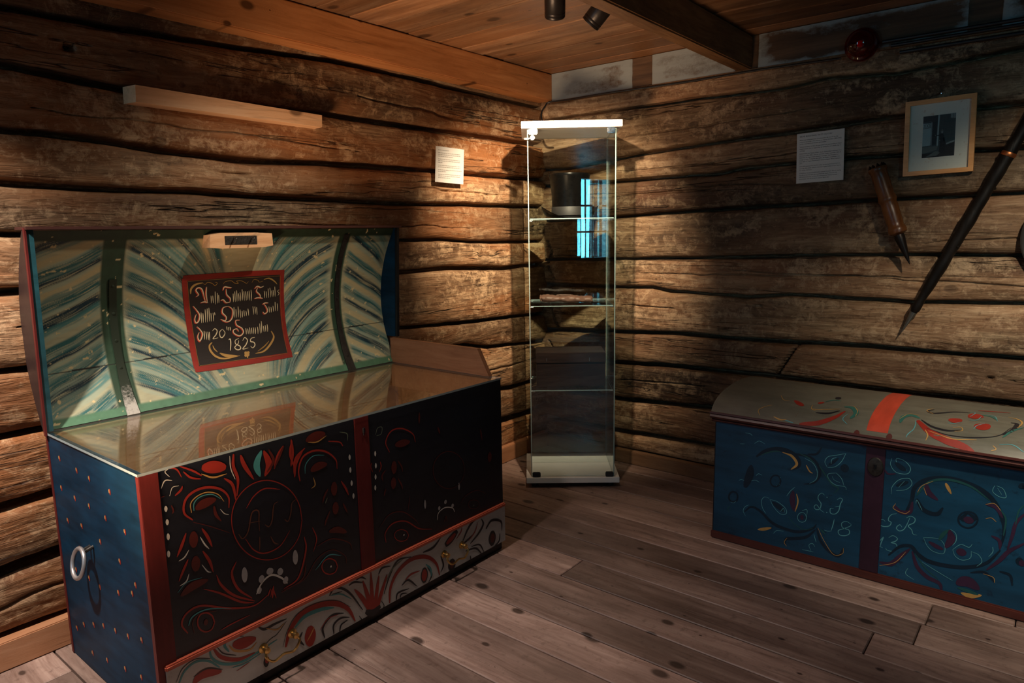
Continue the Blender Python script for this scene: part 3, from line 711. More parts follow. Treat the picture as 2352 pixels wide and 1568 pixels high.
STK['LI'] = '''
S 15 50 15 -1910,977 -1902,983 -1910,998 -1902,1006 -1891,999 -1883,975 -1879,959
S 15 50 15 -1875,1007 -1876,984 -1872,955
S 15 50 15 -1895,956 -1882,958 -1871,954
S 15 50 15 -1819,991 -1814,1002 -1802,1000 -1788,997
S 15 50 15 -1808,995 -1805,976 -1793,962 -1793,951
S 15 50 15 -1826,958 -1817,959 -1808,949 -1793,950
S 15 50 15 -1704,988 -1695,996 -1682,991 -1670,995
S 15 50 15 -1693,991 -1696,978 -1684,966 -1680,954
S 15 50 15 -1704,954 -1690,956 -1672,952
S 15 50 15 -1920,948 -1908,932 -1900,916 -1905,898 -1914,892 -1917,903 -1912,920
S 15 50 15 -1799,936 -1818,933 -1823,917 -1810,901 -1814,889 -1830,895
S 15 50 15 -1799,936 -1786,924 -1787,903 -1796,888 -1810,884 -1824,890
S 15 50 15 -1674,931 -1664,935 -1651,934
S 15 50 15 -1668,931 -1659,917 -1657,904 -1668,897 -1675,905
S 15 50 15 -1913,880 -1902,868 -1898,852 -1909,832 -1914,846 -1907,861
S 15 50 15 -1762,885 -1777,885 -1776,869 -1760,857 -1755,842 -1771,832 -1788,842 -1790,853 -1778,857 -1771,847
I 10 34 10 -1907,978 -1899,984 -1908,999 -1900,1007 -1888,1000 -1881,976 -1877,960
I 10 34 10 -1873,1008 -1874,985 -1870,956
I 10 34 10 -1893,957 -1880,959 -1868,955
I 10 34 10 -1816,992 -1812,1003 -1799,1001 -1786,999
I 10 34 10 -1806,996 -1803,977 -1791,963 -1790,952
I 10 34 10 -1824,959 -1815,960 -1805,950 -1790,951
I 10 34 10 -1701,989 -1692,997 -1679,992 -1667,996
I 10 34 10 -1691,992 -1694,979 -1682,967 -1678,955
I 10 34 10 -1701,955 -1687,957 -1670,953
I 10 34 10 -1918,949 -1906,933 -1898,917 -1902,899 -1911,893 -1915,904 -1909,921
I 10 34 10 -1797,937 -1815,934 -1820,918 -1808,902 -1812,890 -1828,896
I 10 34 10 -1797,937 -1784,925 -1784,904 -1793,889 -1807,885 -1822,891
I 10 34 10 -1671,932 -1662,936 -1649,935
I 10 34 10 -1665,932 -1656,918 -1654,905 -1665,898 -1672,906
I 10 34 10 -1910,881 -1900,868 -1895,853 -1907,834 -1912,847 -1905,862
I 10 34 10 -1760,886 -1775,886 -1773,870 -1757,858 -1753,843 -1768,833 -1786,843 -1788,854 -1775,858 -1769,848
I 16 28 8 -1858,977 -1857,964 -1857,952
I 16 28 8 -1852,977 -1851,965 -1850,952
I 16 28 8 -1844,990 -1843,968 -1843,947
I 16 28 8 -1837,985 -1836,967 -1836,950
I 16 28 8 -1832,978 -1831,965 -1831,951
I 16 28 8 -1781,978 -1780,963 -1780,949
I 16 28 8 -1775,985 -1774,967 -1773,949
I 16 28 8 -1769,988 -1767,969 -1767,950
I 16 28 8 -1762,978 -1760,964 -1760,951
I 16 28 8 -1756,981 -1754,965 -1754,950
I 16 28 8 -1749,991 -1747,971 -1747,952
I 16 28 8 -1742,984 -1741,968 -1740,951
I 16 28 8 -1736,983 -1734,967 -1733,951
I 16 28 8 -1729,982 -1727,967 -1727,952
I 16 28 8 -1723,984 -1721,967 -1720,950
I 16 28 8 -1716,986 -1714,967 -1714,948
I 16 28 8 -1666,979 -1664,966 -1663,953
I 16 28 8 -1658,977 -1657,965 -1656,953
I 16 28 8 -1651,986 -1649,969 -1648,953
I 16 28 8 -1644,988 -1641,971 -1641,954
I 16 28 8 -1637,978 -1635,967 -1634,955
I 16 28 8 -1631,979 -1629,967 -1628,955
I 16 28 8 -1625,991 -1623,973 -1622,955
I 16 28 8 -1893,925 -1893,908 -1894,891
I 16 28 8 -1887,922 -1887,907 -1888,891
I 16 28 8 -1879,934 -1879,912 -1881,891
I 16 28 8 -1872,936 -1872,913 -1874,891
I 16 28 8 -1866,938 -1866,915 -1867,893
I 16 28 8 -1860,920 -1860,906 -1861,892
I 16 28 8 -1853,920 -1852,906 -1853,892
I 16 28 8 -1848,921 -1847,916 -1847,911
I 16 28 8 -1779,932 -1779,914 -1780,896
I 16 28 8 -1772,924 -1772,909 -1773,895
I 16 28 8 -1764,933 -1764,915 -1765,896
I 16 28 8 -1757,922 -1757,908 -1757,893
I 16 28 8 -1750,916 -1750,905 -1750,894
I 16 28 8 -1743,918 -1743,908 -1743,897
I 16 28 8 -1736,915 -1735,906 -1736,897
I 16 28 8 -1728,922 -1727,910 -1727,898
I 16 28 8 -1709,928 -1708,913 -1709,899
I 16 28 8 -1702,927 -1701,914 -1702,901
I 16 28 8 -1695,924 -1695,911 -1695,897
I 16 28 8 -1648,922 -1647,911 -1647,900
I 16 28 8 -1640,919 -1639,909 -1640,900
I 16 28 8 -1632,923 -1631,912 -1631,902
I 16 28 8 -1623,936 -1623,920 -1623,903
I 16 28 8 -1615,930 -1614,916 -1614,902
I 16 28 8 -1889,864 -1890,850 -1891,836
I 16 28 8 -1883,861 -1883,848 -1885,835
I 16 28 8 -1877,860 -1877,846 -1879,833
I 16 28 8 -1872,859 -1873,845 -1875,831
I 16 28 8 -1810,870 -1810,864 -1810,857
I 16 28 8 -1805,867 -1804,861 -1805,855
I 16 28 8 -1799,867 -1798,860 -1799,854
I 16 28 8 -1743,856 -1743,846 -1744,835
I 16 28 8 -1736,854 -1736,844 -1737,835
I 16 28 8 -1729,857 -1729,846 -1730,834
I 16 28 8 -1722,855 -1722,844 -1723,834
I 16 28 8 -1715,856 -1715,844 -1717,833
I 16 28 8 -1708,855 -1708,843 -1710,832
I 16 28 8 -1699,856 -1699,843 -1701,831
I 16 28 8 -1689,866 -1690,849 -1692,832
I 16 28 8 -1682,874 -1683,853 -1687,833
I 16 28 8 -1676,856 -1676,846 -1677,835
I 16 28 8 -1669,858 -1669,846 -1670,835
I 16 28 8 -1661,860 -1661,847 -1663,834
I 8 20 8 -1607,979 -1613,973 -1607,966 -1612,958
I 10 34 10 -1861,861 -1852,867 -1845,859 -1851,847 -1863,835 -1845,836
I 10 34 10 -1826,863 -1837,854 -1837,838 -1829,836 -1819,849 -1826,863
I 20 40 20 -1810,825 -1804,826 -1806,808 -1812,789
I 10 36 10 -1773,825 -1787,820 -1788,808 -1775,799 -1775,790 -1786,788 -1794,797 -1779,809 -1775,819
I 10 34 10 -1762,815 -1752,825 -1744,815 -1752,801 -1767,788 -1746,789
I 10 34 10 -1715,821 -1729,819 -1733,809 -1722,805 -1720,795 -1730,787 -1737,794
O 20 70 10 -1926,988 -1924,1006 -1910,1018 -1886,1022
O 10 50 10 -1670,1019 -1650,1022 -1630,1012 -1616,999
o 10 20 10 -1886,1020 -1879,1016 -1871,1022 -1856,1018 -1845,1010 -1838,1018 -1846,1021
o 10 20 10 -1817,1013 -1810,1021 -1789,1022 -1778,1014 -1764,1012 -1770,1020 -1751,1019 -1734,1010 -1727,1016
o 10 20 10 -1714,1011 -1707,1021 -1692,1018 -1686,1011 -1672,1014
O 20 70 10 -1868,824 -1879,814 -1878,796 -1863,776 -1835,766 -1782,768
O 10 40 10 -1868,814 -1865,802 -1856,790
O 20 100 10 -1850,786 -1827,774 -1789,768
O 10 70 30 -1726,767 -1693,770 -1663,789 -1643,813 -1649,835
o 10 40 10 -1715,773 -1685,787 -1664,802
O 50 140 50 -1763,777 -1756,770 -1750,763
O 40 120 40 -1746,776 -1756,770 -1766,763
O 30 60 20 -1756,771 -1757,756
o 10 10 10 -1937,1028 -1930,958 -1925,863 -1926,759
o 10 10 10 -1936,1030 -1831,1030 -1724,1029 -1605,1028
o 10 10 10 -1605,1028 -1602,945 -1601,851 -1604,754
o 10 10 10 -1925,756 -1778,754 -1666,749 -1604,752
'''
PLAQUE={'pl': [(-1947, 1040), (-1940, 974), (-1934, 876), (-1935, 804), (-1936, 749)], 'pr': [(-1599, 1038), (-1595, 944), (-1595, 842), (-1595, 788), (-1594, 746)]}
M = {}
M['logL'] = wood('hewn_log', (.09, .042, .019), (.27, .155, .08), (.52, .36, .21), 1, 24, .07, .62, 1, .85, .5, 'log', (.36, .12, .03), .5, .3, .8, .009, 3.4, .55, (1, 2), .55)
M['logR'] = wood('hewn_log_grey', (.07, .036, .018), (.22, .135, .072), (.46, .33, .20), 0, 24, .07, .62, 1, .9, .5, 'log', (.27, .11, .05), .35, .3, .8, .009, 3.4, .5, (0, 2), .55)
M['floor'] = wood('floor_board', (.18, .11, .085), (.33, .225, .185), (.47, .345, .285), 0, 20, .06, .48, .4, .6, .95, True, None, 0, .35, .3, .003, 7, 0, (0, 1), 1.0)
M['ceil'] = wood('ceiling_board', (.15, .07, .035), (.27, .145, .075), (.42, .26, .15), 0, 18, .07, .5, .4, .55, .8, True, (.40, .16, .05), .4, .35, .3, .003, 4.5, 0, (0, 1), .8)
M['beamL'] = wood('planed_pine_beam', (.33, .12, .035), (.48, .20, .07), (.60, .28, .11), 1, 16, .06, .5, .3, .15, .9, False, None, 0, .35, .4, .003, 6, 0, (1, 2), .8)
M['beamD'] = wood('dark_beam', (.10, .045, .018), (.22, .11, .045), (.34, .19, .09), 1, 18, .07, .6, .5, .4, .3, False, None, 0, .3, .4)
M['pine'] = wood('pale_pine', (.62, .34, .17), (.78, .48, .27), (.86, .60, .38), 1, 14, .08, .5, .25, .1, .8, True, None, 0, .35, .2, .003, 6, 0, (1, 2), .8)
M['baseL'] = wood('skirting_pine', (.30, .13, .06), (.42, .20, .10), (.52, .28, .16), 1, 14, .06, .5, .25, .15, .5, True, None, 0, .35, .2)
M['baseR'] = wood('skirting_dark', (.12, .06, .03), (.20, .11, .06), (.28, .17, .10), 0, 14, .06, .6, .25, .3, .5, True)
M['inner'] = wood('chest_inside', (.34, .17, .07), (.46, .25, .11), (.56, .34, .17), 1, 16, .07, .5, .25, .2, .6, True)
M['cheek'] = wood('cheek_board', (.20, .08, .035), (.30, .13, .06), (.38, .18, .09), 0, 14, .08, .5, .25, .15, .9, False, None, 0, .35, .2, .003, 5)
t = NT('whitewashed_board'); v = t.coord((.35, 1, 1)); a = t.n('ShaderNodeAttribute', attribute_name='lime')
g = t.noise(t.coord((.06, 1, 1)), 26, 6, .65); wood_c = t.ramp(g, [(.3, (.035, .018, .009)), (.5, (.085, .045, .022)), (.72, (.16, .09, .045))])
n1 = t.noise(v, 16, 6, .75); n2 = t.noise(t.coord(), 70, 4, .7)
m1 = t.ramp(t.math('ADD', t.math('MULTIPLY', a.outputs['Fac'], .62), t.math('MULTIPLY_ADD', n1, .45, t.math('MULTIPLY', n2, .25))), [(.66, 0.0), (.86, .85)])
t.bsdf(t.mix(m1, wood_c, (.29, .34, .35)), .7, 0, g, .5, .004); M['lime'] = t.m

# ------------------------------------------------------------------ log walls
def logs(nm, us, zs, seams, gaps, cracks, place, amp=.012, seed=1, patches=(), groove=()):
    """one height field per wall: hewn log faces between wavy seams with deep gaps"""
    U, Z = np.meshgrid(us, zs, indexing='ij')
    S = np.array([np.interp(us, [p[0] for p in s], [p[1] for p in s]) for s in seams])
    S = S + (np.array([fbm(us * 2.2, us * 0 + k * 3.1, seed + k) for k in range(len(S))]) - .5) * .007 + (np.array([fbm(us * 14, us * 0 + k, seed + 40 + k) for k in range(len(S))]) - .5) * .004
    L = np.vstack([np.full(len(us), 2.1), S, np.full(len(us), -.06)]); D = np.zeros_like(U); ID = np.zeros_like(U)
    G = [.004] + list(gaps) + [.004]
    for k in range(len(L) - 1):
        top = L[k][:, None]; bot = L[k + 1][:, None]; m = (Z < top) & (Z >= bot)
        tt = (Z - bot) / np.maximum(top - bot, .01); r = np.abs(2 * tt - 1)
        d = -.004 - amp * r ** 5 - .004 * np.clip(1 - tt, 0, 1) ** 6 + (fbm(U * 1.3, U * 0 + k * 7.7, seed + 9) - .5) * .014 * (1 - r ** 4)
        D[m] = d[m]; ID[m] = hsh(float(k), 3.3, seed)
    D += (fbm(U * 5, Z * 16, seed + 21, 4) - .5) * .012 + (fbm(U * 22, Z * 60, seed + 33, 3) - .5) * .0045
    D += -np.clip(.25 - np.abs(fbm(U * 9 + Z * 4, Z * 7, seed + 55, 2) - .5), 0, 1) * .004
    for k in range(1, len(L) - 1):
        w = G[k] * .68 * (.55 + .9 * fbm(us * 6, us * 0 + k, seed + 70))[:, None] + .0035
        dz = np.abs(Z - L[k][:, None]); D -= .055 * np.exp(-(dz / w) ** 4) + .006 * np.exp(-(dz / (w + .012)) ** 2)
    for (a, b, c, d_, w) in cracks:
        tt = np.clip((U - a) / (c - a), 0, 1); zz = b + (d_ - b) * tt + (fbm(U * 7, U * 0, seed + 90) - .5) * .02
        D -= .012 * np.exp(-((Z - zz) / (w * (.3 + np.sin(np.pi * tt)))) ** 2) * ((U > a) & (U < c))
    for (a, b, c, d_, w) in groove:
        dx, dzv = c - a, d_ - b; ln = math.hypot(dx, dzv); q = ((U - a) * dx + (Z - b) * dzv) / ln ** 2; dist = np.abs((U - a) * dzv - (Z - b) * dx) / ln
        D -= .05 * np.exp(-(dist / w) ** 4) * ((q > -.03) & (q < 1.03))
    for (a, b, r1, r2, dep) in patches:  # axe notches and knot holes
        D -= dep * np.exp(-(((U - a) / r1) ** 4 + ((Z - b) / r2) ** 4))
    D = np.clip(D, -.075, 0); nu, nz = len(us), len(zs)
    V = place(U, Z, D).reshape(-1, 3)
    i = np.arange((nu - 1) * (nz - 1)); a = (i // (nz - 1)) * nz + i % (nz - 1)
    return V, np.stack([a, a + nz, a + nz + 1, a + 1], 1), ID.reshape(-1)
def link_grid(name, parts, mat, flip=False, attr='logid', kind='structure', parent=None, color=False, smooth=True):
    V = np.vstack([p[0] for p in parts]); n = 0; F = []; A = []
    for p in parts: F.append(p[1] + n); n += len(p[0]); A.append(p[2])
    F = np.vstack(F); A = np.concatenate(A)
    if flip: F = F[:, ::-1]
    me = bpy.data.meshes.new(name); me.vertices.add(len(V)); me.loops.add(F.size); me.polygons.add(len(F))
    me.vertices.foreach_set('co', V.astype(np.float32).ravel()); me.loops.foreach_set('vertex_index', F.astype(np.int32).ravel())
    me.polygons.foreach_set('loop_start', np.arange(0, F.size, 4, dtype=np.int32)); me.polygons.foreach_set('loop_total', np.full(len(F), 4, dtype=np.int32))
    me.update(calc_edges=True)
    if color:
        at = me.attributes.new(attr, 'FLOAT_COLOR', 'POINT'); at.data.foreach_set('color', A.astype(np.float32).ravel())
    else:
        at = me.attributes.new(attr, 'FLOAT', 'POINT'); at.data.foreach_set('value', A.astype(np.float32))
    me.polygons.foreach_set('use_smooth', np.full(len(F), smooth)); me.materials.append(mat)
    o = bpy.data.objects.new(name, me); COL.objects.link(o)
    if parent: o.parent = parent
    if kind: o['kind'] = kind
    return o
SL = [[(-2.35, 1.765), (-2.04, 1.768), (-1.72, 1.783), (-1.31, 1.81), (0, 1.80)],
 [(-2.36, 1.62), (-2.05, 1.601), (-1.85, 1.593), (-1.38, 1.613), (-.85, 1.612), (-.2, 1.612)],
 [(-2.38, 1.454), (-2.16, 1.452), (-1.97, 1.435), (-1.67, 1.421), (-1.39, 1.433), (-.81, 1.436), (-.2, 1.437)],
 [(-2.4, 1.318), (-2.17, 1.309), (-1.88, 1.314), (-1.59, 1.301), (-.9, 1.292), (-.56, 1.297), (-.2, 1.296)],
 [(-2.41, 1.183), (-1.05, 1.142), (-.74, 1.14), (-.55, 1.125), (-.06, 1.115)],
 [(-2.43, 1.03), (-1.04, 1.004), (-.67, 1.007), (-.29, .988), (-.05, .992)],
 [(-2.45, .817), (-1.05, .769), (-.79, .754), (-.3, .737), (-.05, .729)],
 [(-2.47, .642), (-.62, .644), (-.44, .607), (-.05, .58)],
 [(-2.49, .446), (-2.36, .452), (-.38, .383), (-.28, .369)],
 [(-2.51, .263), (-2.36, .273), (-.38, .21), (-.27, .208)],
 [(-2.53, .085), (-.27, .058)]]
SR = [[(.06, 1.737), (.59, 1.735), (.83, 1.74), (1.19, 1.732), (1.36, 1.748), (1.61, 1.729), (1.99, 1.754)],
 [(.13, 1.487), (.43, 1.516), (.74, 1.534), (1.06, 1.547), (1.26, 1.553), (1.64, 1.573), (2.0, 1.571)],
 [(.12, 1.402), (.69, 1.408), (.93, 1.411), (1.04, 1.426), (1.45, 1.432), (2.02, 1.422)],
 [(.0, 1.225), (.43, 1.231), (.65, 1.242), (1.07, 1.253), (1.51, 1.264), (2.03, 1.272)],
 [(-.0, 1.017), (.43, 1.029), (.9, 1.037), (1.43, 1.053), (2.04, 1.055)],
 [(0, .885), (.43, .887), (.6, .891), (.71, .877), (1.08, .867), (1.25, .884), (1.71, .874), (2.06, .888)],
 [(.01, .639), (.44, .661), (.71, .676), (1.18, .677), (1.45, .688), (2.07, .689)],
 [(.1, .49), (.44, .502), (.71, .518), (1.19, .525), (1.54, .518), (2.09, .524)],
 [(.43, .316), (.95, .341)], [(.43, .15), (.95, .161)], [(.45, .06), (.96, .06)]]
uL = np.concatenate([np.linspace(-4.7, -2.7, 40, endpoint=False), np.arange(-2.7, .031, .0075)]); zW = np.arange(0, 1.985, .0027)
uR = np.concatenate([np.arange(-.09, 2.25, .0075), np.linspace(2.26, 4.7, 50)])
link_grid('wall_left', [logs('l', uL, zW, SL, [.006, .010, .010, .008, .006, .010, .007, .006, .012, .018, .006],
    [(-2.3, 1.52, -1.2, 1.49, .002), (-1.9, 1.215, -.5, 1.19, .0022), (-2.4, .93, -1.9, .95, .002), (-1.0, 1.36, -.3, 1.35, .003), (-1.2, 1.70, -.3, 1.66, .005), (-.5, .50, -.2, .49, .004), (-2.7, .16, -2.2, .19, .005)],
    lambda U, Z, D: np.stack([D - .021, U, Z], -1), seed=3, patches=[(-2.19, 1.69, .012, .010, .03), (-1.72, 1.375, .06, .004, .012), (-1.50, 1.68, .05, .03, .012)])], M['logL'])
link_grid('wall_right', [logs('r', uR, zW, SR, [.005, .007, .006, .006, .006, .007, .010, .011, .011, .011, .006],
    [(.4, 1.60, 1.3, 1.64, .003), (.45, 1.44, 1.1, 1.47, .002), (.5, 1.37, 1.2, 1.35, .002), (.45, .96, 2.1, .975, .002), (1.0, .985, 2.2, .94, .003), (.45, .80, .75, .80, .002), (.45, .42, .9, .45, .003), (1.7, 1.10, 2.2, 1.12, .002), (.45, 1.33, .9, 1.345, .004)],
    lambda U, Z, D: np.stack([U, .004 - D, Z], -1), seed=11, groove=[(1.22, .535, 1.295, .668, .0045), (-.005, 1.12, .025, 1.06, .004), (.025, 1.06, -.005, 1.0, .004), (-.005, .985, .03, .92, .004), (.03, .92, .005, .86, .004), (.005, .79, .055, .665, .005), (.0, .585, .04, .51, .004)], patches=[(1.07, 1.42, .045, .012, .02), (.93, 1.05, .03, .02, .012), (1.13, .83, .018, .008, .012), (1.98, .61, .012, .009, .015)])], M['logR'])
zC = np.arange(0, 1.985, .012); SB = [[(0, z)] for z in (1.78, 1.6, 1.42, 1.25, 1.07, .9, .72, .55, .38, .2, .05)]
def bw(u0, u1, z0, z1, place, sd): return logs('b', np.linspace(u0, u1, max(3, int((u1 - u0) / .03))), zC[(zC >= z0 - .001) & (zC <= z1 + .001)], SB, [.006] * 11, [], place, seed=sd)
pb = lambda U, Z, D: np.stack([U, -4.62 + D, Z], -1)
W1 = (4.24, 4.70, .84, 1.80); W2 = (.12, .78, .84, 1.80)
segs = [bw(-.1, .12, 0, 2, pb, 5), bw(.12, .78, 0, .84, pb, 5), bw(.12, .78, 1.8, 2, pb, 5), bw(.78, 4.24, 0, 2, pb, 5), bw(4.24, 4.70, 0, .84, pb, 5), bw(4.24, 4.70, 1.8, 2, pb, 5), bw(4.70, 4.95, 0, 2, pb, 5)]
link_grid('wall_back', segs, M['logR'])
link_grid('wall_far_right', [bw(-4.7, .05, 0, 2, lambda U, Z, D: np.stack([4.93 - D, U, Z], -1), 6)], M['logR'], flip=True)
M['wframe'] = plain('window_paint', (.55, .55, .52), .5); M['pane'] = glass_mat('window_glass')
for k, (a, b, c, d) in enumerate((W1, W2)):
    w = MB(); 
    for (p, q) in (((a - .06, -4.70, c - .06), (a, -4.59, d + .06)), ((b, -4.70, c - .06), (b + .06, -4.59, d + .06)), ((a, -4.70, d), (b, -4.59, d + .06)), ((a, -4.70, c - .06), (b, -4.57, c))): w.box(p, q)
    m = (a + b) / 2; w.box((m - .02, -4.66, c), (m + .02, -4.62, d))
    for i in (1, 2): z = c + (d - c) * i / 3; w.box((a, -4.65, z - .012), (b, -4.63, z + .012))
    for xx in ((a + m) / 2, (b + m) / 2): w.box((xx - .008, -4.65, c), (xx + .008, -4.635, d))
    wo = w.build('window_%d' % (k + 1), M['wframe'], kind='structure')
    MB().box((a, -4.644, c), (b, -4.640, d)).build('pane', M['pane'], wo)

# ------------------------------------------------------------------ floor, ceiling, timbers
fl = MB(); ys = [.02, -.12, -.245, -.366, -.488, -.62, -.765, -.897, -1.03, -1.171, -1.295, -1.42, -1.56, -1.745, -1.92, -2.08, -2.25, -2.412, -2.57, -2.72, -2.88]
while ys[-1] > -4.7: ys.append(ys[-1] - .15)
joints = {5: [1.93], 6: [1.92, ], 7: [1.82, 2.6], 8: [.9], 10: [.52, 2.3], 12: [1.5], 14: [1.95], 16: [1.2], 17: [.14]}
for i in range(len(ys) - 1):
    xs = [-.1] + joints.get(i, [rng.uniform(1.5, 4)]) + [4.95]
    for a, b in zip(xs[:-1], xs[1:]):
        h = rng.uniform(-.0015, 0); fl.box((a + .0015, ys[i + 1] + .0022, -.03), (b - .0015, ys[i] - .0022, h), 0, .0025, seg=1)
fl.box((-.1, -4.7, -.05), (4.95, .05, -.026)); fo = fl.build('floor', M['floor'], kind='structure')
for p in fo.data.polygons: p.use_smooth = False
ce = MB(); ys = [.02, -.10, -.235, -.385, -.53, -.672, -.815, -.98, -1.13, -1.27]
while ys[-1] > -4.7: ys.append(ys[-1] - .145)
for i in range(len(ys) - 1):
    xs = [-.1, rng.uniform(1.2, 2.5), 4.95]
    for a, b in zip(xs[:-1], xs[1:]):
        h = rng.uniform(0, .006); ce.box((a + .001, ys[i + 1] + .002, 1.952 + h), (b - .001, ys[i] - .002, 1.975), 0, .0025, seg=1)
ce.box((-.1, -4.7, 1.972), (4.95, .05, 2.0)); co = ce.build('ceiling', M['ceil'], kind='structure')
for p in co.data.polygons: p.use_smooth = False
MB().box((-.10, -4.6, 1.822), (.045, -.004, 1.951), bev=.004).build('trim_1', M['beamL'], kind='structure')
MB().box((1.005, -4.6, 1.820), (1.068, .03, 1.951), bev=.005).build('trim_2', M['beamD'], kind='structure')
# limewashed frieze board under the ceiling on the right wall: bare where posts once stood
us = np.arange(.046, 2.6, .006); zs = np.linspace(1.820, 1.9515, 24); U, Z = np.meshgrid(us, zs, indexing='ij')
bare = np.zeros_like(U)
for a, b in ((.505, .605), (1.0, 1.09), (1.83, 1.92)): bare = np.maximum(bare, np.clip(1 - np.maximum(0, np.abs(U - (a + b) / 2) - (b - a) / 2) / .006, 0, 1))
cells = [(.046, .505), (.605, 1.0), (1.09, 1.83), (1.92, 2.6)]; edge = np.zeros_like(U)
for a, b in cells:
    inside = (U >= a) & (U <= b); e = np.minimum(np.minimum(U - a, b - U) * .45, np.minimum(Z - 1.82, (1.9515 - Z) * 1.0) * 1.5) + (fbm(U * 22, Z * 40, 14) - .5) * .03
    edge = np.where(inside, np.clip(1 - e / .03, 0, 1), edge)
lime = np.where(bare > .5, 0, .44 + .50 * edge + .30 * (U < 1.0) + .45 * (fbm(U * 5, Z * 14, 5) - .5))
V = np.stack([U, -.006 - .004 * fbm(U * 6, Z * 30, 8) + .006 * bare, Z], -1).reshape(-1, 3); nu, nz = U.shape
i = np.arange((nu - 1) * (nz - 1)); a = (i // (nz - 1)) * nz + i % (nz - 1)
fz = link_grid('trim_3', [(V, np.stack([a, a + nz, a + nz + 1, a + 1], 1), lime.reshape(-1))], M['lime'], attr='lime')
MB().box((.046, -.012, 1.812), (2.6, .02, 1.8205)).build('trim_4', M['beamD'], kind='structure')
MB().box((-.04, -4.6, 0), (.0, -.0, .082), bev=.003).build('baseboard_left', M['baseL'], kind='structure')
MB().box((.0, -.020, 0), (4.9, .02, .065), bev=.003).build('baseboard_right', M['baseR'], kind='structure')
# ------------------------------------------------------------------ painted ornament: brush strokes as thin paint on the panels
PC = {'R': (.26, .022, .014), 'r': (.08, .011, .008), 'W': (.50, .50, .46), 'w': (.30, .30, .30), 'T': (.05, .24, .26), 'O': (.42, .24, .07), 'b': (.10, .035, .02), 'g': (.13, .17, .12),
      'K': (.012, .012, .016), 'Y': (.42, .25, .08), 'C': (.09, .30, .34), 'k': (.004, .016, .032), 'v': (.040, .016, .042), 'd': (.012, .075, .075), 'V': (.065, .018, .05), 'G': (.03, .13, .11), 'I': (.66, .55, .34), 'S': (.50, .06, .03), 'o': (.30, .16, .04)}
PM = {k: paint('paint_' + n, PC[k], .45, .3) for k, n in dict(R='red', r='dark_red', W='white', w='grey_white', T='teal', O='ochre', b='brown', g='grey_green', K='black', Y='yellow', C='pale_blue', V='wine', k='blue_black', v='dusk_wine', d='deep_green', G='green', I='ivory', S='scarlet', o='dull_ochre').items()}
def strokes(mb, key, mapf, mats, dim=None, ws=1.0):
    idx = {}
    for li, ln in enumerate(l for l in STK[key].strip().splitlines()):
        q = ln.split(); c = q[0]; c = {'K': 'k', 'V': 'v', 'G': 'd'}.get(c, c) if dim == 'f' else c
        if c not in idx: idx[c] = len(mats); mats.append(PM[c])
        w0, w1, w2 = (float(v) / 10000 * ws for v in q[1:4])
        P = np.array([[float(v) / 1000 for v in s.split(',')] for s in q[4:]]); P = crom(P, 7); n = len(P)
        T = np.gradient(P, axis=0); T /= np.maximum(np.linalg.norm(T, axis=1)[:, None], 1e-9); N = np.stack([-T[:, 1], T[:, 0]], 1)
        t = np.linspace(0, 1, n); w = (w0 * (1 - t) + w2 * t + (w1 - (w0 + w2) / 2) * np.sin(np.pi * t) ** .7) / 2
        off = .0005 + li * 4e-6; vs = []
        for i in range(n):
            for s in (-1, 1):
                a, b = P[i] + N[i] * w[i] * s; vs.append(mapf(a, b, off))
        mb.add(vs, [(2 * i, 2 * i + 2, 2 * i + 3, 2 * i + 1) for i in range(n - 1)], idx[c])
    return mb

# ================================================================== GLASS DISPLAY CABINET
M['white'] = plain('white_laminate', (.74, .74, .72), .35, 0, .04); M['chrome'] = plain('chrome', (.75, .76, .78), .18, 1, .1); M['blackp'] = plain('black_plastic', (.02, .02, .022), .4, 0, .3)
M['glass'] = glass_mat('clear_glass', (.955, .985, .975), 1.5, 0, .9); M['gedge'] = NT('glass_edge').m
t = NT('glass_edge_green'); t.bsdf((.30, .40, .40), .22, 0, Specular_IOR_Level=.8, Transmission_Weight=.0, Emission_Strength=0.0); M['gedge'] = t.m
BX, BY, BR = .3662, -.3226, math.radians(37.64)
cab = empty('display_cabinet', (BX, BY, 0), 'tall narrow glass display cabinet with white top and base in the room corner', 'cabinet', BR)
def pane(name, a, b, thin, parent, label=None, mb=None):
    """a sheet of glass: clear faces, bright ground edges; thin = index of its thickness axis"""
    w = mb or MB(); x0, y0, z0 = a; x1, y1, z1 = b
    mi = [{2: 0, 1: 1, 0: 1}, ][0]
    order = [2, 2, 1, 0, 1, 0]
    w.box(a, b); n = len(w.m)
    for k, ax in enumerate(order): w.m[n - 6 + k] = 0 if ax == thin else 1
    return w.build(name, [M['glass'], M['gedge']], parent, local=True, label=label)
MB().box((-.215, -.18, 1.601), (.215, .18, 1.630), bev=.0015).build('top_panel', M['white'], cab, local=True)
MB().box((-.213, -.18, .024), (.213, .18, .050), bev=.0015).build('base_panel', M['white'], cab, local=True)
for sx in (-1, 1):
    for sy in (-1, 1): MB().lathe([(.014, 0), (.016, .004), (.016, .018), (.012, .024)], 20, M=Matrix.Translation((sx * .175, sy * .14, 0))).build('foot', M['blackp'], cab, local=True)
pane('back_glass', (-.184, .160, .051), (.184, .164, 1.600), 1, cab)
pane('side_glass', (-.190, -.164, .051), (-.186, .164, 1.600), 0, cab); pane('side_glass', (.186, -.164, .051), (.190, .164, 1.600), 0, cab)
door = pane('door', (-.184, -.171, .056), (.192, -.167, 1.594), 1, cab, 'glass door')
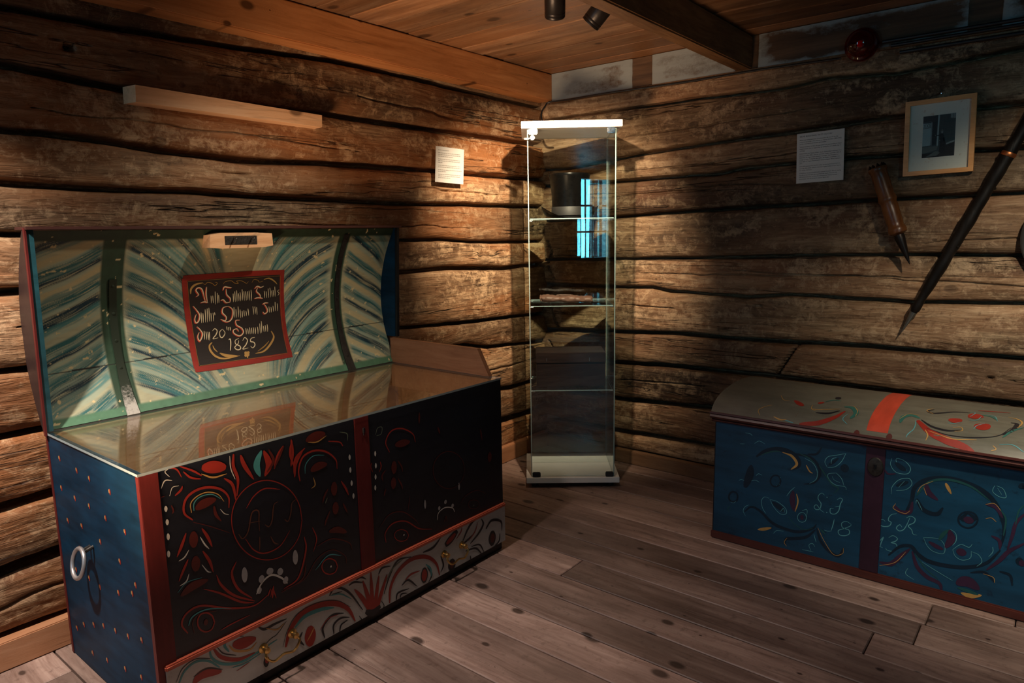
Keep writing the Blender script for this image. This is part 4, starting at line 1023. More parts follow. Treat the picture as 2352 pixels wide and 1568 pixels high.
for z in (.456, .840, 1.223): 
    pane('shelf', (-.182, -.156, z - .004), (.182, .156, z), 2, cab, 'glass shelf')
    for sx in (-1, 1):
        for yy in (-.14, .14): MB().lathe([(.003, 0), (.003, .012), (.0045, .013), (.0045, .016)], 12, M=Matrix.Translation((sx * .1855, yy, z - .0075)) @ Matrix.Rotation(-sx * math.pi / 2, 4, 'Y')).build('shelf_pin', M['chrome'], cab, local=True)
for x0, x1, m in ((-.185, -.146, 'chrome'), (.150, .184, 'chrome')): MB().box((x0, -.176, 1.575), (x1, -.160, 1.600), bev=.003).build('hinge', M[m], door, 'chrome hinge', local=True)
for x0, x1 in ((-.185, -.148), (.150, .186)): MB().box((x0, -.176, .051), (x1, -.158, .072), bev=.003).build('hinge', M['blackp'], door, 'black hinge', local=True)
MB().lathe([(.009, 0), (.009, .006), (.005, .008), (.005, .016), (.010, .018), (.010, .024)], 20, M=Matrix.Translation((-.168, -.171, 1.560)) @ Matrix.Rotation(math.pi / 2, 4, 'X')).box((-.205, -.176, 1.555), (-.165, -.160, 1.562), bev=.002).build('door_lock', M['chrome'], door, 'chrome lock', local=True)

# ---- top hat on the top shelf
def at_cab(x, y, z): c, s = math.cos(BR), math.sin(BR); return (BX + x * c - y * s, BY + x * s + y * c, z)
M['silk'] = plain('black_silk_plush', (.0022, .002, .002), .30, 0, .3, 60, .1, Specular_IOR_Level=.12); M['band'] = plain('grey_hat_band', (.014, .013, .013), .6, 0, .2)
hat = empty('top_hat', at_cab(.0, .0, 1.2235), 'tall black silk top hat with curled brim on the top glass shelf', 'hat', BR)
MB().lathe([(.082, .012), (.081, .03), (.080, .06), (.081, .10), (.086, .15), (.092, .185), (.094, .192), (.092, .198), (.085, .1995), (.04, .198), (.0005, .198)], 56, sx=1, sy=1.12).build('crown', M['silk'], hat, local=True)
MB().lathe([(.0835, .014), (.0832, .020), (.0825, .050), (.0815, .052)], 56, caps=False, sx=1, sy=1.12).build('hat_band', M['band'], hat, local=True)
w = MB(); vs = []; fs = []; n = 64; rr = [.080, .090, .100, .110, .118, .124, .126, .123, .116, .105, .080]; zz = [.010, .009, .009, .011, .016, .025, .031, .029, .019, .013, .013]
for i in range(len(rr)):
    for k in range(n):
        a = 2 * math.pi * k / n; cu = abs(math.cos(a)) ** 2; lift = cu * 1.15 + .08
        dip = -.009 * (1 - cu) * (rr[i] - .08) / .045
        z = .009 + (zz[i] - .009) * lift + dip + .022 * cu * max(0, (rr[i] - .098)) / .03
        vs.append((math.cos(a) * (rr[i] + .004 * cu), math.sin(a) * rr[i] * 1.18, max(z, .0006)))
for i in range(len(rr) - 1):
    for k in range(n): k2 = (k + 1) % n; fs.append((i * n + k, i * n + k2, (i + 1) * n + k2, (i + 1) * n + k))
w.add(vs, fs, 0, True).build('brim', M['silk'], hat, local=True)
# ---- leather pouch
M['leather'] = plain('old_leather', (.11, .055, .038), .55, 0, .45, 35, .6)
po = empty('leather_pouch', at_cab(-.018, -.02, .8405), 'folded brown leather pouch lying on the middle glass shelf', 'pouch', BR)
w = MB(); vs = []; fs = []; n = 28; m = 40
for i in range(m):
    x = -.118 + .236 * i / (m - 1); e = min(1, (1 - abs(x / .1185) ** 14)); h = (.0155 + .0025 * math.sin(i * .35)) * (.55 + .45 * e); dd = (.046 + .002 * math.sin(i * .5)) * (.75 + .25 * e)
    for k in range(n):
        a = 2 * math.pi * k / n; cx = math.copysign(abs(math.cos(a)) ** .8, math.cos(a)); cz = math.copysign(abs(math.sin(a)) ** .7, math.sin(a))
        vs.append((x + .004 * math.sin(k * 1.3), cx * dd + .003 * math.sin(i * .6), max(.0003, .0175 + cz * h - x * .03 + .0012 * math.sin(i * 1.7 + k))))
for i in range(m - 1):
    for k in range(n): k2 = (k + 1) % n; fs.append((i * n + k, i * n + k2, (i + 1) * n + k2, (i + 1) * n + k))
fs += [tuple(range(n - 1, -1, -1)), tuple((m - 1) * n + k for k in range(n))]
w.add(vs, fs, 0, True).build('body', M['leather'], po, local=True)
MB().tube([(-.116, -.03, .012), (-.120, -.034, .022), (-.118, -.010, .034), (-.117, .015, .030), (-.118, .03, .018)], .005, 10).tube([(-.115, -.015, .020), (-.119, -.005, .026), (-.116, .006, .020)], .004, 8).build('rolled_edge', M['leather'], po, local=True)
MB().tube([(-.045, -.022, .0365), (-.03, -.030, .0385), (0, -.033, .038), (.02, -.026, .0365), (.0, -.020, .037), (-.03, -.018, .0375)], .0016, 6, closed=True).build('slit_stitching', plain('pale_thread', (.22, .15, .12), .7), po, local=True)
# ---- wooden box
M['boxw'] = wood('old_box_wood', (.007, .003, .002), (.016, .007, .005), (.035, .017, .012), 0, 20, .1, .45, .3, .5, .2, False, None, 0, .4, .3)
bo = empty('wooden_box', at_cab(-.002, .005, .4565), 'dark lidded wooden box standing on the lowest glass shelf', 'box', BR)
MB().box((-.158, -.090, 0), (.158, .090, .108), bev=.003).build('body', M['boxw'], bo, local=True)
MB().box((-.160, -.092, .110), (.160, .092, .158), bev=.003).box((-.156, -.088, .106), (.156, .088, .112)).build('lid', M['boxw'], bo, local=True)
for x in (-.112, .085): MB().box((x - .0012, -.0935, .118), (x + .0012, -.0915, .134), bev=.0004).build('nail', M['chrome'], bo, local=True)
# ---- lamp cable down to the cabinet
M['cable'] = plain('black_cable', (.01, .012, .014), .35, 0, .2)
pts = [(1.42, -.022, 1.803), (1.09, -.022, 1.808), (.75, -.022, 1.807), (.4, -.022, 1.813), (.15, -.022, 1.812), (.05, -.035, 1.812), (.036, -.055, 1.790), (.036, -.085, 1.755), (.055, -.105, 1.715), (.12, -.16, 1.655), (.16, -.185, 1.638), (.20, -.2, 1.6365)]
tag(MB().tube([tuple(p) for p in crom(pts, 6)], .0042, 8).build('power_cable', M['cable']), 'thin black cable running along the top log and curling down to the glass cabinet', 'cable')
for k, (z, r) in enumerate(((1.838, .0065), (1.822, .006), (1.796, .007))):
    tag(MB().tube([(1.56 + .03 * k, -.020, z - .002 * k), (2.6, -.020, z)], r, 10).box((2.02, -.026, z - .009), (2.035, -.010, z + .009)).build('conduit', M['cable']), 'black conduit running right from the red lamp along the limewashed board', 'conduit', 'conduits right of the red lamp')

# ================================================================== LEFT CHEST (open, glazed)
M['blk'] = paint('black_blue_paint', (.008, .010, .016), .38, .4, .15, (.04, .02, .015)); M['blue'] = paint('dark_blue_paint', (.003, .024, .052), .5, .7, .4, (.020, .014, .022), 0, .12)
M['redp'] = paint('red_paint', (.10, .014, .013), .45, .35, .3, (.06, .02, .015), 2, .25); M['redlip'] = paint('orange_red_paint', (.40, .085, .045), .45, .25); M['greyw'] = paint('grey_white_paint', (.42, .43, .42), .42, .14, .3, (.22, .18, .15))
M['iron'] = plain('wrought_iron', (.06, .055, .05), .45, .8, .4, 50, .5); M['brass'] = plain('brass', (.50, .33, .12), .3, 1, .3); M['green'] = paint('green_paint', (.045, .10, .055), .5, .35)
M['dark'] = paint('black_paint', (.006, .006, .008), .4, .3)
X1 = .615; X0 = .05; Y0 = -2.38; Y1 = -1.13; HB = .645
ch = empty('painted_chest', ((X0 + X1) / 2, (Y0 + Y1) / 2, 0), 'large open rose-painted chest with black front, red posts and a glass sheet over it', 'chest')
mp = lambda a, b, o: (X1 + .0005 + o, a, b)
MB().box((X1 - .014, Y0 - .001, .006), (X1 + .0035, Y0 + .042, HB + .0005), bev=.001).build('corner_post', M['redp'], ch, 'red corner post')
MB().box((X1 - .002, -1.788, .178), (X1 + .003, -1.737, HB), bev=.001).build('centre_post', M['redp'], ch, 'red centre post').parent = ch
kp = MB().tube([(X1 + .0035, -1.757, .598), (X1 + .0035, -1.757, .612)], .0045, 10).tube([(X1 + .0035, -1.757, .590), (X1 + .0035, -1.757, .598)], .0025, 8).build('keyhole', M['dark'], ch)
MAP_D = lambda a, b, o: (X1 + .0062 + o, a, b)
lf = STK['LF'].strip().splitlines(); dl = [l for l in lf if all(float(s.split(',')[1]) < 178 for s in l.split()[4:])]; 

STK['LF_top'] = '\n'.join(l for l in lf if l not in dl); STK['LF_draw'] = '\n'.join(dl)
mats = [M['blk']]; w = MB().box((X1 - .018, Y0 + .012, .176), (X1, Y1 - .002, HB)); strokes(w, 'LF_top', mp, mats, ws=.9); w.build('front_panel', mats, ch, 'black front panel with red and white painted scrollwork')
mats = [M['greyw']]; w = MB().box((X1 - .016, Y0 + .014, .034), (X1 + .006, Y1 + .001, .170)); strokes(w, 'LF_draw', MAP_D, mats); dr = w.build('drawer', mats, ch, 'grey-white drawer front with painted leaves')
MB().box((X1 - .012, Y0 + .012, .169), (X1 + .012, Y1 + .001, .182), bev=.003).build('moulding', M['redlip'], ch, 'orange-red moulding')
MB().box((X0 + .01, Y0 + .004, 0), (X1 - .008, Y1 - .004, .036)).build('plinth', M['dark'], ch, 'dark plinth')
for yy in (-2.078, -1.408):
    w = MB()
    for s in (-1, 1): w.lathe([(.013, 0), (.013, .002), (.006, .005), (.005, .012), (.009, .016), (.008, .022), (.0005, .024)], 16, M=Matrix.Translation((X1 + .006, yy + s * .043, .104)) @ Matrix.Rotation(math.pi / 2, 4, 'Y'))
    a = [(X1 + .022, yy - .043, .104), (X1 + .030, yy - .050, .090), (X1 + .032, yy - .030, .070), (X1 + .032, yy, .076), (X1 + .032, yy + .030, .070), (X1 + .030, yy + .050, .090), (X1 + .022, yy + .043, .104)]
    w.tube([tuple(p) for p in crom(a, 5)], .0034, 8).build('handle', M['brass'], dr, 'brass drop handle')
mats = [M['blue']]; w = MB().box((X0, Y0, .004), (X1 - .014, Y0 + .016, HB)); strokes(w, 'LE', lambda a, b, o: (a, Y0 - o, b), mats); ep = w.build('end_panel', mats, ch, 'dark blue end panel with yellow and red spots')
MB().box((X0 - .003, Y0 - .002, .004), (X0 + .009, Y0 + .004, HB)).build('edge_strip', M['redp'], ch, 'red edge strip')
w = MB().tube([(.300, Y0, .392), (.300, Y0 - .014, .388), (.292, Y0 - .022, .380), (.280, Y0 - .014, .384), (.280, Y0, .388)], .0045, 8).build('staple', M['iron'], ep)
rg = [(.288 + .036 * math.sin(a) - .010, Y0 - .022 - .018 * (1 - math.cos(a)) / 2, .352 + .036 * math.cos(a)) for a in np.linspace(0, 2 * math.pi, 28, endpoint=False)]
MB().tube(rg, .0055, 10, closed=True).build('ring_handle', plain('worn_steel', (.42, .40, .40), .35, .7), ep, 'steel ring handle')
MB().box((X0, Y1 - .016, .004), (X1 - .014, Y1, HB)).build('end_panel', M['dark'], ch)
MB().box((X0, Y0 + .016, .004), (X0 + .016, Y1 - .016, HB)).build('back_panel', M['inner'], ch)
for (a, b) in (((X0 + .0165, Y0 + .0165, .20), (X1 - .0185, Y1 - .0165, .212)),): MB().box(a, b).build('floor_board', M['inner'], ch)
w = MB(); w.box((X1 - .022, Y0 + .017, .212), (X1 - .0185, Y1 - .017, HB - .003)); w.box((X0 + .0165, Y0 + .0165, .212), (X1 - .022, Y0 + .020, HB - .003)); w.box((X0 + .0165, Y1 - .020, .212), (X1 - .022, Y1 - .0165, HB - .003)); w.build('inner_lining', M['inner'], ch, 'bare wood inside')
M['gtop'] = glass_mat('chest_glass', (.95, .97, .96), 1.55, 0, 1.1)
w = MB().box((X0 + .004, Y0 - .004, HB + .0012), (X1 + .006, Y1 - .004, HB + .0075)); w.m = [0, 0, 1, 1, 1, 1]
t = NT('ground_glass_edge'); t.bsdf((.26, .33, .34), .3, 0, Specular_IOR_Level=.6); M['gedge2'] = t.m
w.build('glass_sheet', [M['gtop'], M['gedge2']], ch)
# raised cheek board at the right end
pr = [(.052, .6535), (.052, .752), (.524, .750), (.578, .6535)]; w = MB()
w.add([(x, Y1 - .004, z) for x, z in pr] + [(x, Y1 - .022, z) for x, z in pr], [(0, 1, 2, 3), (7, 6, 5, 4), (0, 4, 5, 1), (1, 5, 6, 2), (2, 6, 7, 3), (3, 7, 4, 0)]).build('cheek_board', M['cheek'], ch, 'bare brown cheek board')
# ---- the lid, standing open against the wall
ZA, ZB = .655, 1.19
def LX(z): t_ = (z - ZA) / (ZB - ZA); return .062 + .025 * t_ - .34 * t_ * (1 - t_)
def LN(z): h = 1e-3; d = (LX(z + h) - LX(z - h)) / (2 * h); n = math.hypot(1, d); return (1 / n, -d / n)
NZ = 40; zl = np.linspace(ZA, ZB, NZ); w = MB()
outp = [(max(LX(z) - .014, -.0185), z) for z in zl]; inn = [(LX(z) - .002, z) for z in zl]; prof = outp + inn[::-1]; prof[0] = (LX(ZA) - .014, ZA - .004); vs = []; n = len(prof)
for y in (Y0 - .004, Y1 + .004): vs += [(x, y, z) for x, z in prof]
fs = [(k, (k + 1) % n, n + (k + 1) % n, n + k) for k in range(n)]
lid = w.add(vs, fs, 0, True).build('lid', M['dark'], ch, 'domed lid standing open')
RX = lambda z: .066 + .03 * (z - ZA) / (ZB - ZA) + .006
def lid_prism(name, y_a, y_b, mt, zlo, xin=None, xo=0.0, label=None):
    zz_ = np.linspace(zlo, ZB + .006, 24)
    pf = [(max(LX(z) - .012, -.0185) if xin is None else RX(z) - xin, z) for z in zz_] + [(RX(z) + xo, z) for z in zz_[::-1]]
    k = len(pf); MB().add([(x, y_a, z) for x, z in pf] + [(x, y_b, z) for x, z in pf], [tuple(range(k)), tuple(range(2 * k - 1, k - 1, -1))] + [(i, k + i, k + (i + 1) % k, (i + 1) % k) for i in range(k)]).build(name, mt, lid, label)
M['tealdark'] = paint('teal_edge_paint', (.012, .06, .075), .45, .5)
lid_prism('lid_end', Y0 - .004, Y0 + .012, M['tealdark'], ZA, label='teal-edged left lid end')
lid_prism('lid_end_face', Y0 - .0065, Y0 - .004, paint('dark_brown_paint', (.028, .014, .012), .5), ZA - .01)
lid_prism('edge_strip', Y0 - .0095, Y0 - .0045, M['redp'], ZA - .01, .008, .003, 'worn red edge strip')
lid_prism('lid_end', Y1 - .006, Y1 + .005, M['dark'], .757, label='black right lid end')
lid_prism('lid_end_face', Y1 - .0075, Y1 - .006, M['blue'], .757, None, -.012)
MB().box((.03, Y0 - .008, ZB + .001), (RX(ZB) + .014, Y1 + .006, ZB + .010), bev=.001).build('lid_rim', paint('dark_rim_paint', (.05, .016, .012), .5), lid, 'dark top rim')
# brush-painted lining: feathered teal strokes on cream
ya = np.arange(Y0 + .010, Y1 - .008, .0022); za = np.linspace(ZA + .001, ZB - .001, 230); YY, ZZ = np.meshgrid(ya, za, indexing='ij')
cream = np.array([.50, .40, .21]); teal = np.array([.022, .115, .120]); deep = np.array([.004, .030, .050]); pale = np.array([.32, .42, .33]); rgreen = np.array([.024, .058, .034])
f0 = fbm(YY * 5, ZZ * 5, 3, 4)[..., None]; img = cream * (1 - f0 * .75) + pale * f0 * .75; img = img * (.8 + .3 * fbm(YY * 30, ZZ * 160, 9, 3)[..., None])
mid = -1.76; prg = np.random.default_rng(5)
def brush(P, w, col, al, sd):
    P = crom(P, 8); x0, x1 = P[:, 0].min() - w, P[:, 0].max() + w; z0, z1 = P[:, 1].min() - w, P[:, 1].max() + w
    i0, i1 = np.searchsorted(ya, [x0, x1]); j0, j1 = np.searchsorted(za, [z0, z1])
    if i1 - i0 < 2 or j1 - j0 < 2: return
    A = YY[i0:i1, j0:j1]; B = ZZ[i0:i1, j0:j1]; best = np.full(A.shape, 9.); sg = np.zeros(A.shape); al_ = np.zeros(A.shape); L = len(P) - 1
    for k in range(L):
        d = P[k + 1] - P[k]; l2 = (d @ d) + 1e-12; u = np.clip(((A - P[k, 0]) * d[0] + (B - P[k, 1]) * d[1]) / l2, 0, 1)
        ex = A - P[k, 0] - u * d[0]; ey = B - P[k, 1] - u * d[1]; dist = np.hypot(ex, ey); m = dist < best
        best = np.where(m, dist, best); sg = np.where(m, np.sign(ex * d[1] - ey * d[0]) * dist, sg); al_ = np.where(m, (k + u) / L, al_)
    bris = fbm(sg * 520, al_ * 5 + sd, sd % 97, 3); e = np.clip((w / 2 - best) / (w * .22), 0, 1) * np.clip((1 - al_) * 4, 0, 1) * np.clip(al_ * 14, 0, 1)
    a = (al * e * np.clip((bris - .22) * 3.4, 0, 1))[..., None]; img[i0:i1, j0:j1] = img[i0:i1, j0:j1] * (1 - a) + col * a
def fam(y0, dirs, z0, z1, n, ln, curve, sd):
    for k in range(n):
        z = z0 + (z1 - z0) * (k + prg.uniform(-.3, .3)) / n; l = ln * prg.uniform(.85, 1.1); c = curve * prg.uniform(.85, 1.15)
        P = [(y0, z), (y0 + dirs * l * .35, z - l * .20), (y0 + dirs * l * .70, z - l * (.42 + c * .20)), (y0 + dirs * l * (.98 - c * .12), z - l * (.72 + c * .42))]
        dk = prg.uniform() ; col = deep if k % 3 == 0 else (teal if k % 3 == 1 else (cream * 1.05 if dk < .6 else teal * 1.8))
        brush(P, prg.uniform(.022, .040), col, 1 if k % 3 < 2 else .8, sd + k)
        brush([(a, b - .018) for a, b in P], .016, teal * 1.5 if k % 2 else pale, .6, sd + k + 50)
fam(-2.135, 1, .74, 1.42, 20, .34, .6, 100); fam(-1.392, -1, .74, 1.42, 20, .34, .6, 300)
fam(-2.180, -1, .70, 1.36, 19, .24, -.4, 500); fam(-1.335, 1, .70, 1.36, 17, .24, -.1, 700)
for a, b in ((.0, 1),):
    nz = fbm(YY * 60, ZZ * 60, 77, 3)
    for c, hw, sl in ((-2.160, .034, 0), (-1.362, .028, 0)):
        m = np.clip((hw - np.abs(YY - c)) / .006, 0, 1)[..., None]; img = img * (1 - m) + rgreen * (.75 + .5 * nz[..., None]) * m
    m = np.clip(np.maximum((ZZ - 1.158) / .006, (.682 - ZZ) / .006), 0, 1)[..., None]; low = (ZZ < .9)[..., None]; img = img * (1 - m) + np.where(low, rgreen * 3.0, rgreen * .6) * (.75 + .5 * nz[..., None]) * m  # shade under the rim painted into the top border; bottom border painted lighter
chip = (fbm(YY * 60, ZZ * 75, 91, 3) > .80)[..., None]; img = np.where(chip, cream * 1.25, img)
crack = (np.abs(ZZ - (.805 + .012 * (YY + 1.76))) < .0016)[..., None]; img = np.where(crack, .01, img)
LXv = .062 + .025 * (ZZ - ZA) / (ZB - ZA) - .34 * (ZZ - ZA) / (ZB - ZA) * (1 - (ZZ - ZA) / (ZB - ZA))
V = np.stack([LXv - X0 - (X1 - X0) / 2, YY - (Y0 + Y1) / 2, ZZ], -1).reshape(-1, 3); nu, nz_ = YY.shape
i = np.arange((nu - 1) * (nz_ - 1)); a = (i // (nz_ - 1)) * nz_ + i % (nz_ - 1); rgba = np.concatenate([np.clip(img, 0, 1), np.ones(img.shape[:2] + (1,))], -1).reshape(-1, 4)
link_grid('painted_lining', [(V, np.stack([a, a + nz_, a + nz_ + 1, a + 1], 1), rgba)], attr_mat('lid_brushwork', .5), flip=False, attr='paint', kind=None, parent=lid, color=True)
tag(bpy.data.objects['painted_lining'], 'cream lid lining with feathered teal brush strokes')
# iron straps following the lid
t = NT('worn_painted_iron'); v = t.n('ShaderNodeTexCoord').outputs['Object']; sx = t.n('ShaderNodeSeparateXYZ'); t.l(v, sx.inputs[0])
f = t.math('ADD', t.math('MULTIPLY_ADD', sx.outputs[2], -2.6, 2.42), t.math('MULTIPLY', t.noise(t.coord(), 70, 5, .8), .55))
t.bsdf(t.mix(t.ramp(f, [(.80, 0.0), (.95, 1.0)]), (.020, .030, .018), (.42, .40, .36)), .5, .3); M['worniron'] = t.m
for yc, zt in ((-2.158, 1.05), (-1.358, 1.17)):
    zs_ = np.linspace(ZA - .002, zt, 26); w = MB(); vs = []
    for z in zs_:
        nx, nz0 = LN(z); hw = .0105 if z > .80 else .0105 + (.80 - z) * .05
        for dy in (-hw, hw): vs += [(LX(z) + nx * .0008, yc + dy, z + nz0 * .0008), (LX(z) + nx * .0042, yc + dy, z + nz0 * .0042)]
    fs = []
    for i in range(len(zs_) - 1): b0 = 4 * i; b1 = b0 + 4; fs += [(b0 + 1, b0 + 3, b1 + 3, b1 + 1), (b0, b0 + 1, b1 + 1, b1), (b0 + 2, b1 + 2, b1 + 3, b0 + 3)]
    e = 4 * (len(zs_) - 1); fs += [(0, 2, 3, 1), (e, e + 1, e + 3, e + 2)]; w.add(vs, fs)
    for z in np.linspace(ZA + .05, zt - .02, 5): nx, nz0 = LN(z); w.lathe([(.0045, 0), (.004, .0015), (.0005, .0022)], 10, M=Matrix.Translation((LX(z) + nx * .004, yc, z)) @ Matrix.Rotation(math.pi / 2, 4, 'Y'))
    w.build('iron_strap', M['iron'] if yc > -2 else M['worniron'], lid)
# name plaque painted on the lining
def lmap(a, b, o): nx, nz0 = LN(b); return (LX(b) + nx * (o + .0009), a, b + nz0 * (o + .0009))
pl_, pr_ = ([tuple(v / 1000 for v in p) for p in PLAQUE[k]] for k in ('pl', 'pr')); w = MB(); vs = []; n = 25
zL = np.linspace(1.039, .7475, n)
for z in zL:
    yl = np.interp(z, [p[1] for p in pl_][::-1], [p[0] for p in pl_][::-1]); yr = np.interp(z, [p[1] for p in pr_][::-1], [p[0] for p in pr_][::-1])
    vs += [lmap(yl, z, 0), lmap(yr, z, 0)]
w.add(vs, [(2 * i, 2 * i + 1, 2 * i + 3, 2 * i + 2) for i in range(n - 1)])
STK['PB'] = '\n'.join(['R 170 190 170 ' + ' '.join('%d,%d' % p for p in PLAQUE['pl']), 'R 170 180 170 ' + ' '.join('%d,%d' % p for p in PLAQUE['pr']), 'R 170 180 170 -1952,1040 -1860,1041 -1700,1042 -1591,1040', 'R 170 190 170 -1943,747 -1850,745 -1700,744 -1587,744'])
mats = [flat('plaque_black', (.018, .012, .010))]; strokes(w, 'PB', lambda a, b, o: lmap(a, b, o - .0003), mats); strokes(w, 'LI', lambda a, b, o: lmap(a, b, o + .0002), mats)
w.build('name_plaque', mats, lid, 'red-bordered black plaque lettered with a name and the year 1825')
# lock block inside the lid
w = MB(); y0, y1, z0, z1 = -1.908, -1.690, 1.130, 1.177; xb, xf = .045, .112
vs = [(xb, y0 + .006, z0 + .004), (xb, y1 - .006, z0 + .004), (xb, y1 - .04, z1 + .006), (xb, y0 + .04, z1 + .006), (xf, y0, z0 + .004), (xf, y0 + .04, z0), (xf, y1 - .03, z0 + .001), (xf, y1, z0 + .006), (xf, y1 - .002, z1 - .002), (xf, y1 - .05, z1 + .001), (xf, y0 + .04, z1 + .001), (xf, y0 + .004, z1 - .004), (xb, y0, z1 - .006), (xb, y1, z1 - .006)]
w.add(vs, [(4, 5, 6, 7, 8, 9, 10, 11), (0, 1, 6, 5), (0, 5, 4), (1, 7, 6), (2, 3, 10, 9), (3, 12, 11, 10), (13, 2, 9, 8), (0, 4, 11, 12), (1, 13, 8, 7)])
w.build('lock_block', M['pine'], lid, 'pale pine lock block')
MB().box((xf - .001, -1.858, 1.1405), (xf + .0015, -1.748, 1.1685), bev=.0008).build('lock_plate', M['iron'], lid)
for yc in (-1.832, -1.772):
    a = [(xf, yc + .004, 1.163), (xf + .012, yc + .006, 1.165), (xf + .020, yc + .002, 1.160), (xf + .018, yc - .002, 1.150), (xf + .008, yc - .004, 1.146)]
    MB().tube([tuple(p) for p in crom(a, 5)], .0022, 8).build('hook', M['iron'], lid)

# ================================================================== RIGHT CHEST (closed, blue)
RY = [-.605, -.59, -.56, -.5, -.4, -.3, -.2, -.1, -.03]; RZ = [.495, .52, .538, .556, .568, .57, .562, .54, .515]
M['blue2'] = paint('blue_paint', (.006, .050, .100), .42, .65, .6, (.004, .014, .032), 0, scale=7); M['weather'] = paint('weathered_grey_green', (.12, .12, .095), .34, .35, .4, (.12, .05, .025), 0, .6, 18); M['brownred'] = paint('brown_red_paint', (.085, .022, .016), .4, .4, .2, axis=0)
rc = empty('blue_chest', (1.735, -.31, 0), 'long blue rose-painted chest with closed domed lid by the right log wall', 'chest')
mats = [M['blue2']]; w = MB().box((1.194, -.575, .028), (2.276, -.555, .462)); strokes(w, 'RF', lambda a, b, o: (a, -.575 - o, b), mats, ws=.95, dim='f'); w.build('front_panel', mats, rc, 'blue front panel with painted scrolls, initials and year 1813')
for x0 in (1.190, 2.262): MB().box((x0, -.574, .004), (x0 + .018, -.04, .462)).build('end_panel', M['dark'], rc)
MB().box((1.208, -.055, .02), (2.262, -.037, .462)).box((1.208, -.555, .02), (2.262, -.055, .032)).build('back_panel', M['dark'], rc)
MB().box((1.705, -.578, .028), (1.762, -.570, .462), bev=.001).build('centre_strip', paint('dark_wine_paint', (.030, .010, .022), .45), rc, 'dark wine centre strip')
MB().box((1.186, -.582, .0), (2.284, -.560, .030), bev=.004).build('plinth', M['brownred'], rc, 'red-brown plinth')
w = MB(); pf = [(-.565, .455), (-.583, .458), (-.590, .464), (-.584, .470), (-.598, .474), (-.604, .482), (-.600, .490), (-.607, .494), (-.606, .500), (-.565, .500)]
w.add([(x, y, z) for x in (1.180, 2.290) for y, z in pf], [(k, (k + 1) % 10, 10 + (k + 1) % 10, 10 + k) for k in range(10)] + [tuple(range(9, -1, -1)), tuple(range(10, 20))]).build('moulding', M['brownred'], rc, 'red-brown moulding')
esc = MB().lathe([(.024, 0), (.022, .004), (.012, .006), (.0005, .006)], 20, M=Matrix.Translation((1.735, -.578, .392)) @ Matrix.Rotation(math.pi / 2, 4, 'X'), sy=1.35).build('escutcheon', M['iron'], rc)
MB().tube([(1.735, -.5865, .388), (1.735, -.5865, .402)], .004, 8).build('keyhole', M['dark'], rc)
ny = 40; yy_ = np.linspace(RY[0], RY[-1], ny); zz_ = np.interp(yy_, RY, RZ)
for _ in range(3): zz_[1:-1] = (zz_[:-2] + 2 * zz_[1:-1] + zz_[2:]) / 4
def rz(y): return float(np.interp(y, yy_, zz_))
def rmap(a, b, o): h = .004; d = (rz(b + h) - rz(b - h)) / (2 * h); n = math.hypot(1, d); return (a, b - d / n * (o + .0004), rz(b) + (o + .0004) / n)
vs = []; top = [(y, z) for y, z in zip(yy_, zz_)] + [(-.03, .499), (-.605, .499)]; k = len(top)
for x in (1.183, 2.287): vs += [(x, y, z) for y, z in top]
mats = [M['weather']]; w = MB().add(vs, [(i, (i + 1) % k, k + (i + 1) % k, k + i) for i in range(k)] + [tuple(range(k - 1, -1, -1)), tuple(range(k, 2 * k))], 0, True)
mats.append(PM['S']); sv = []
for b in yy_[1:-1]: sv += [rmap(1.704, b, .0002), rmap(1.766, b, .0002)]
w.add(sv, [(2 * i, 2 * i + 1, 2 * i + 3, 2 * i + 2) for i in range(len(sv) // 2 - 1)], 1)
strokes(w, 'RL', rmap, mats, ws=1.2); w.build('lid', mats, rc, 'domed grey-green lid with red band and painted scrolls')

# ================================================================== THINGS ON THE WALLS
w = MB(); vs = []
for x, i0, i1 in ((-.030, 0, 0), (.030, .010, .006)): vs += [(x, -2.060 + i0, 1.556), (x, -1.402 - i1, 1.551), (x, -1.400 - i1, 1.593), (x, -2.058 + i0, 1.604)]
w.add(vs, [(3, 2, 1, 0), (4, 5, 6, 7), (0, 1, 5, 4), (1, 2, 6, 5), (2, 3, 7, 6), (3, 0, 4, 7)])
tag(w.build('wall_batten', M['pine']), 'pale pine batten fixed to the left log wall above the open chest', 'batten')
M['paper'] = plain('paper', (.66, .66, .63), .7, 0, .03); M['ink'] = flat('ink', (.05, .045, .045), .7); M['ink2'] = flat('grey_ink', (.36, .35, .33), .7)
def text_polys(body, size):
    cu = bpy.data.curves.new('txt', 'FONT'); cu.body = body; cu.size = size; cu.resolution_u = 2
    o = bpy.data.objects.new('txt', cu); COL.objects.link(o); dg = bpy.context.evaluated_depsgraph_get(); me = o.evaluated_get(dg).to_mesh()
    v = [tuple(x.co) for x in me.vertices]; f = [tuple(p.vertices) for p in me.polygons]; o.evaluated_get(dg).to_mesh_clear(); bpy.data.objects.remove(o); bpy.data.curves.remove(cu); return v, f
sh = empty('information_sheet', (1.356, -.006, 1.345), 'white printed sheet headed BILDE, BUDSTIKKE, HATT OG STAV on the right wall', 'sheet')
RT = Matrix.Translation((1.356, 0, 1.443)) @ Matrix.Rotation(math.radians(-1.6), 4, 'Y')
MB().box((-.0895, -.0075, -.098), (.0895, -.0065, .098), M=RT).build('paper', M['paper'], sh)
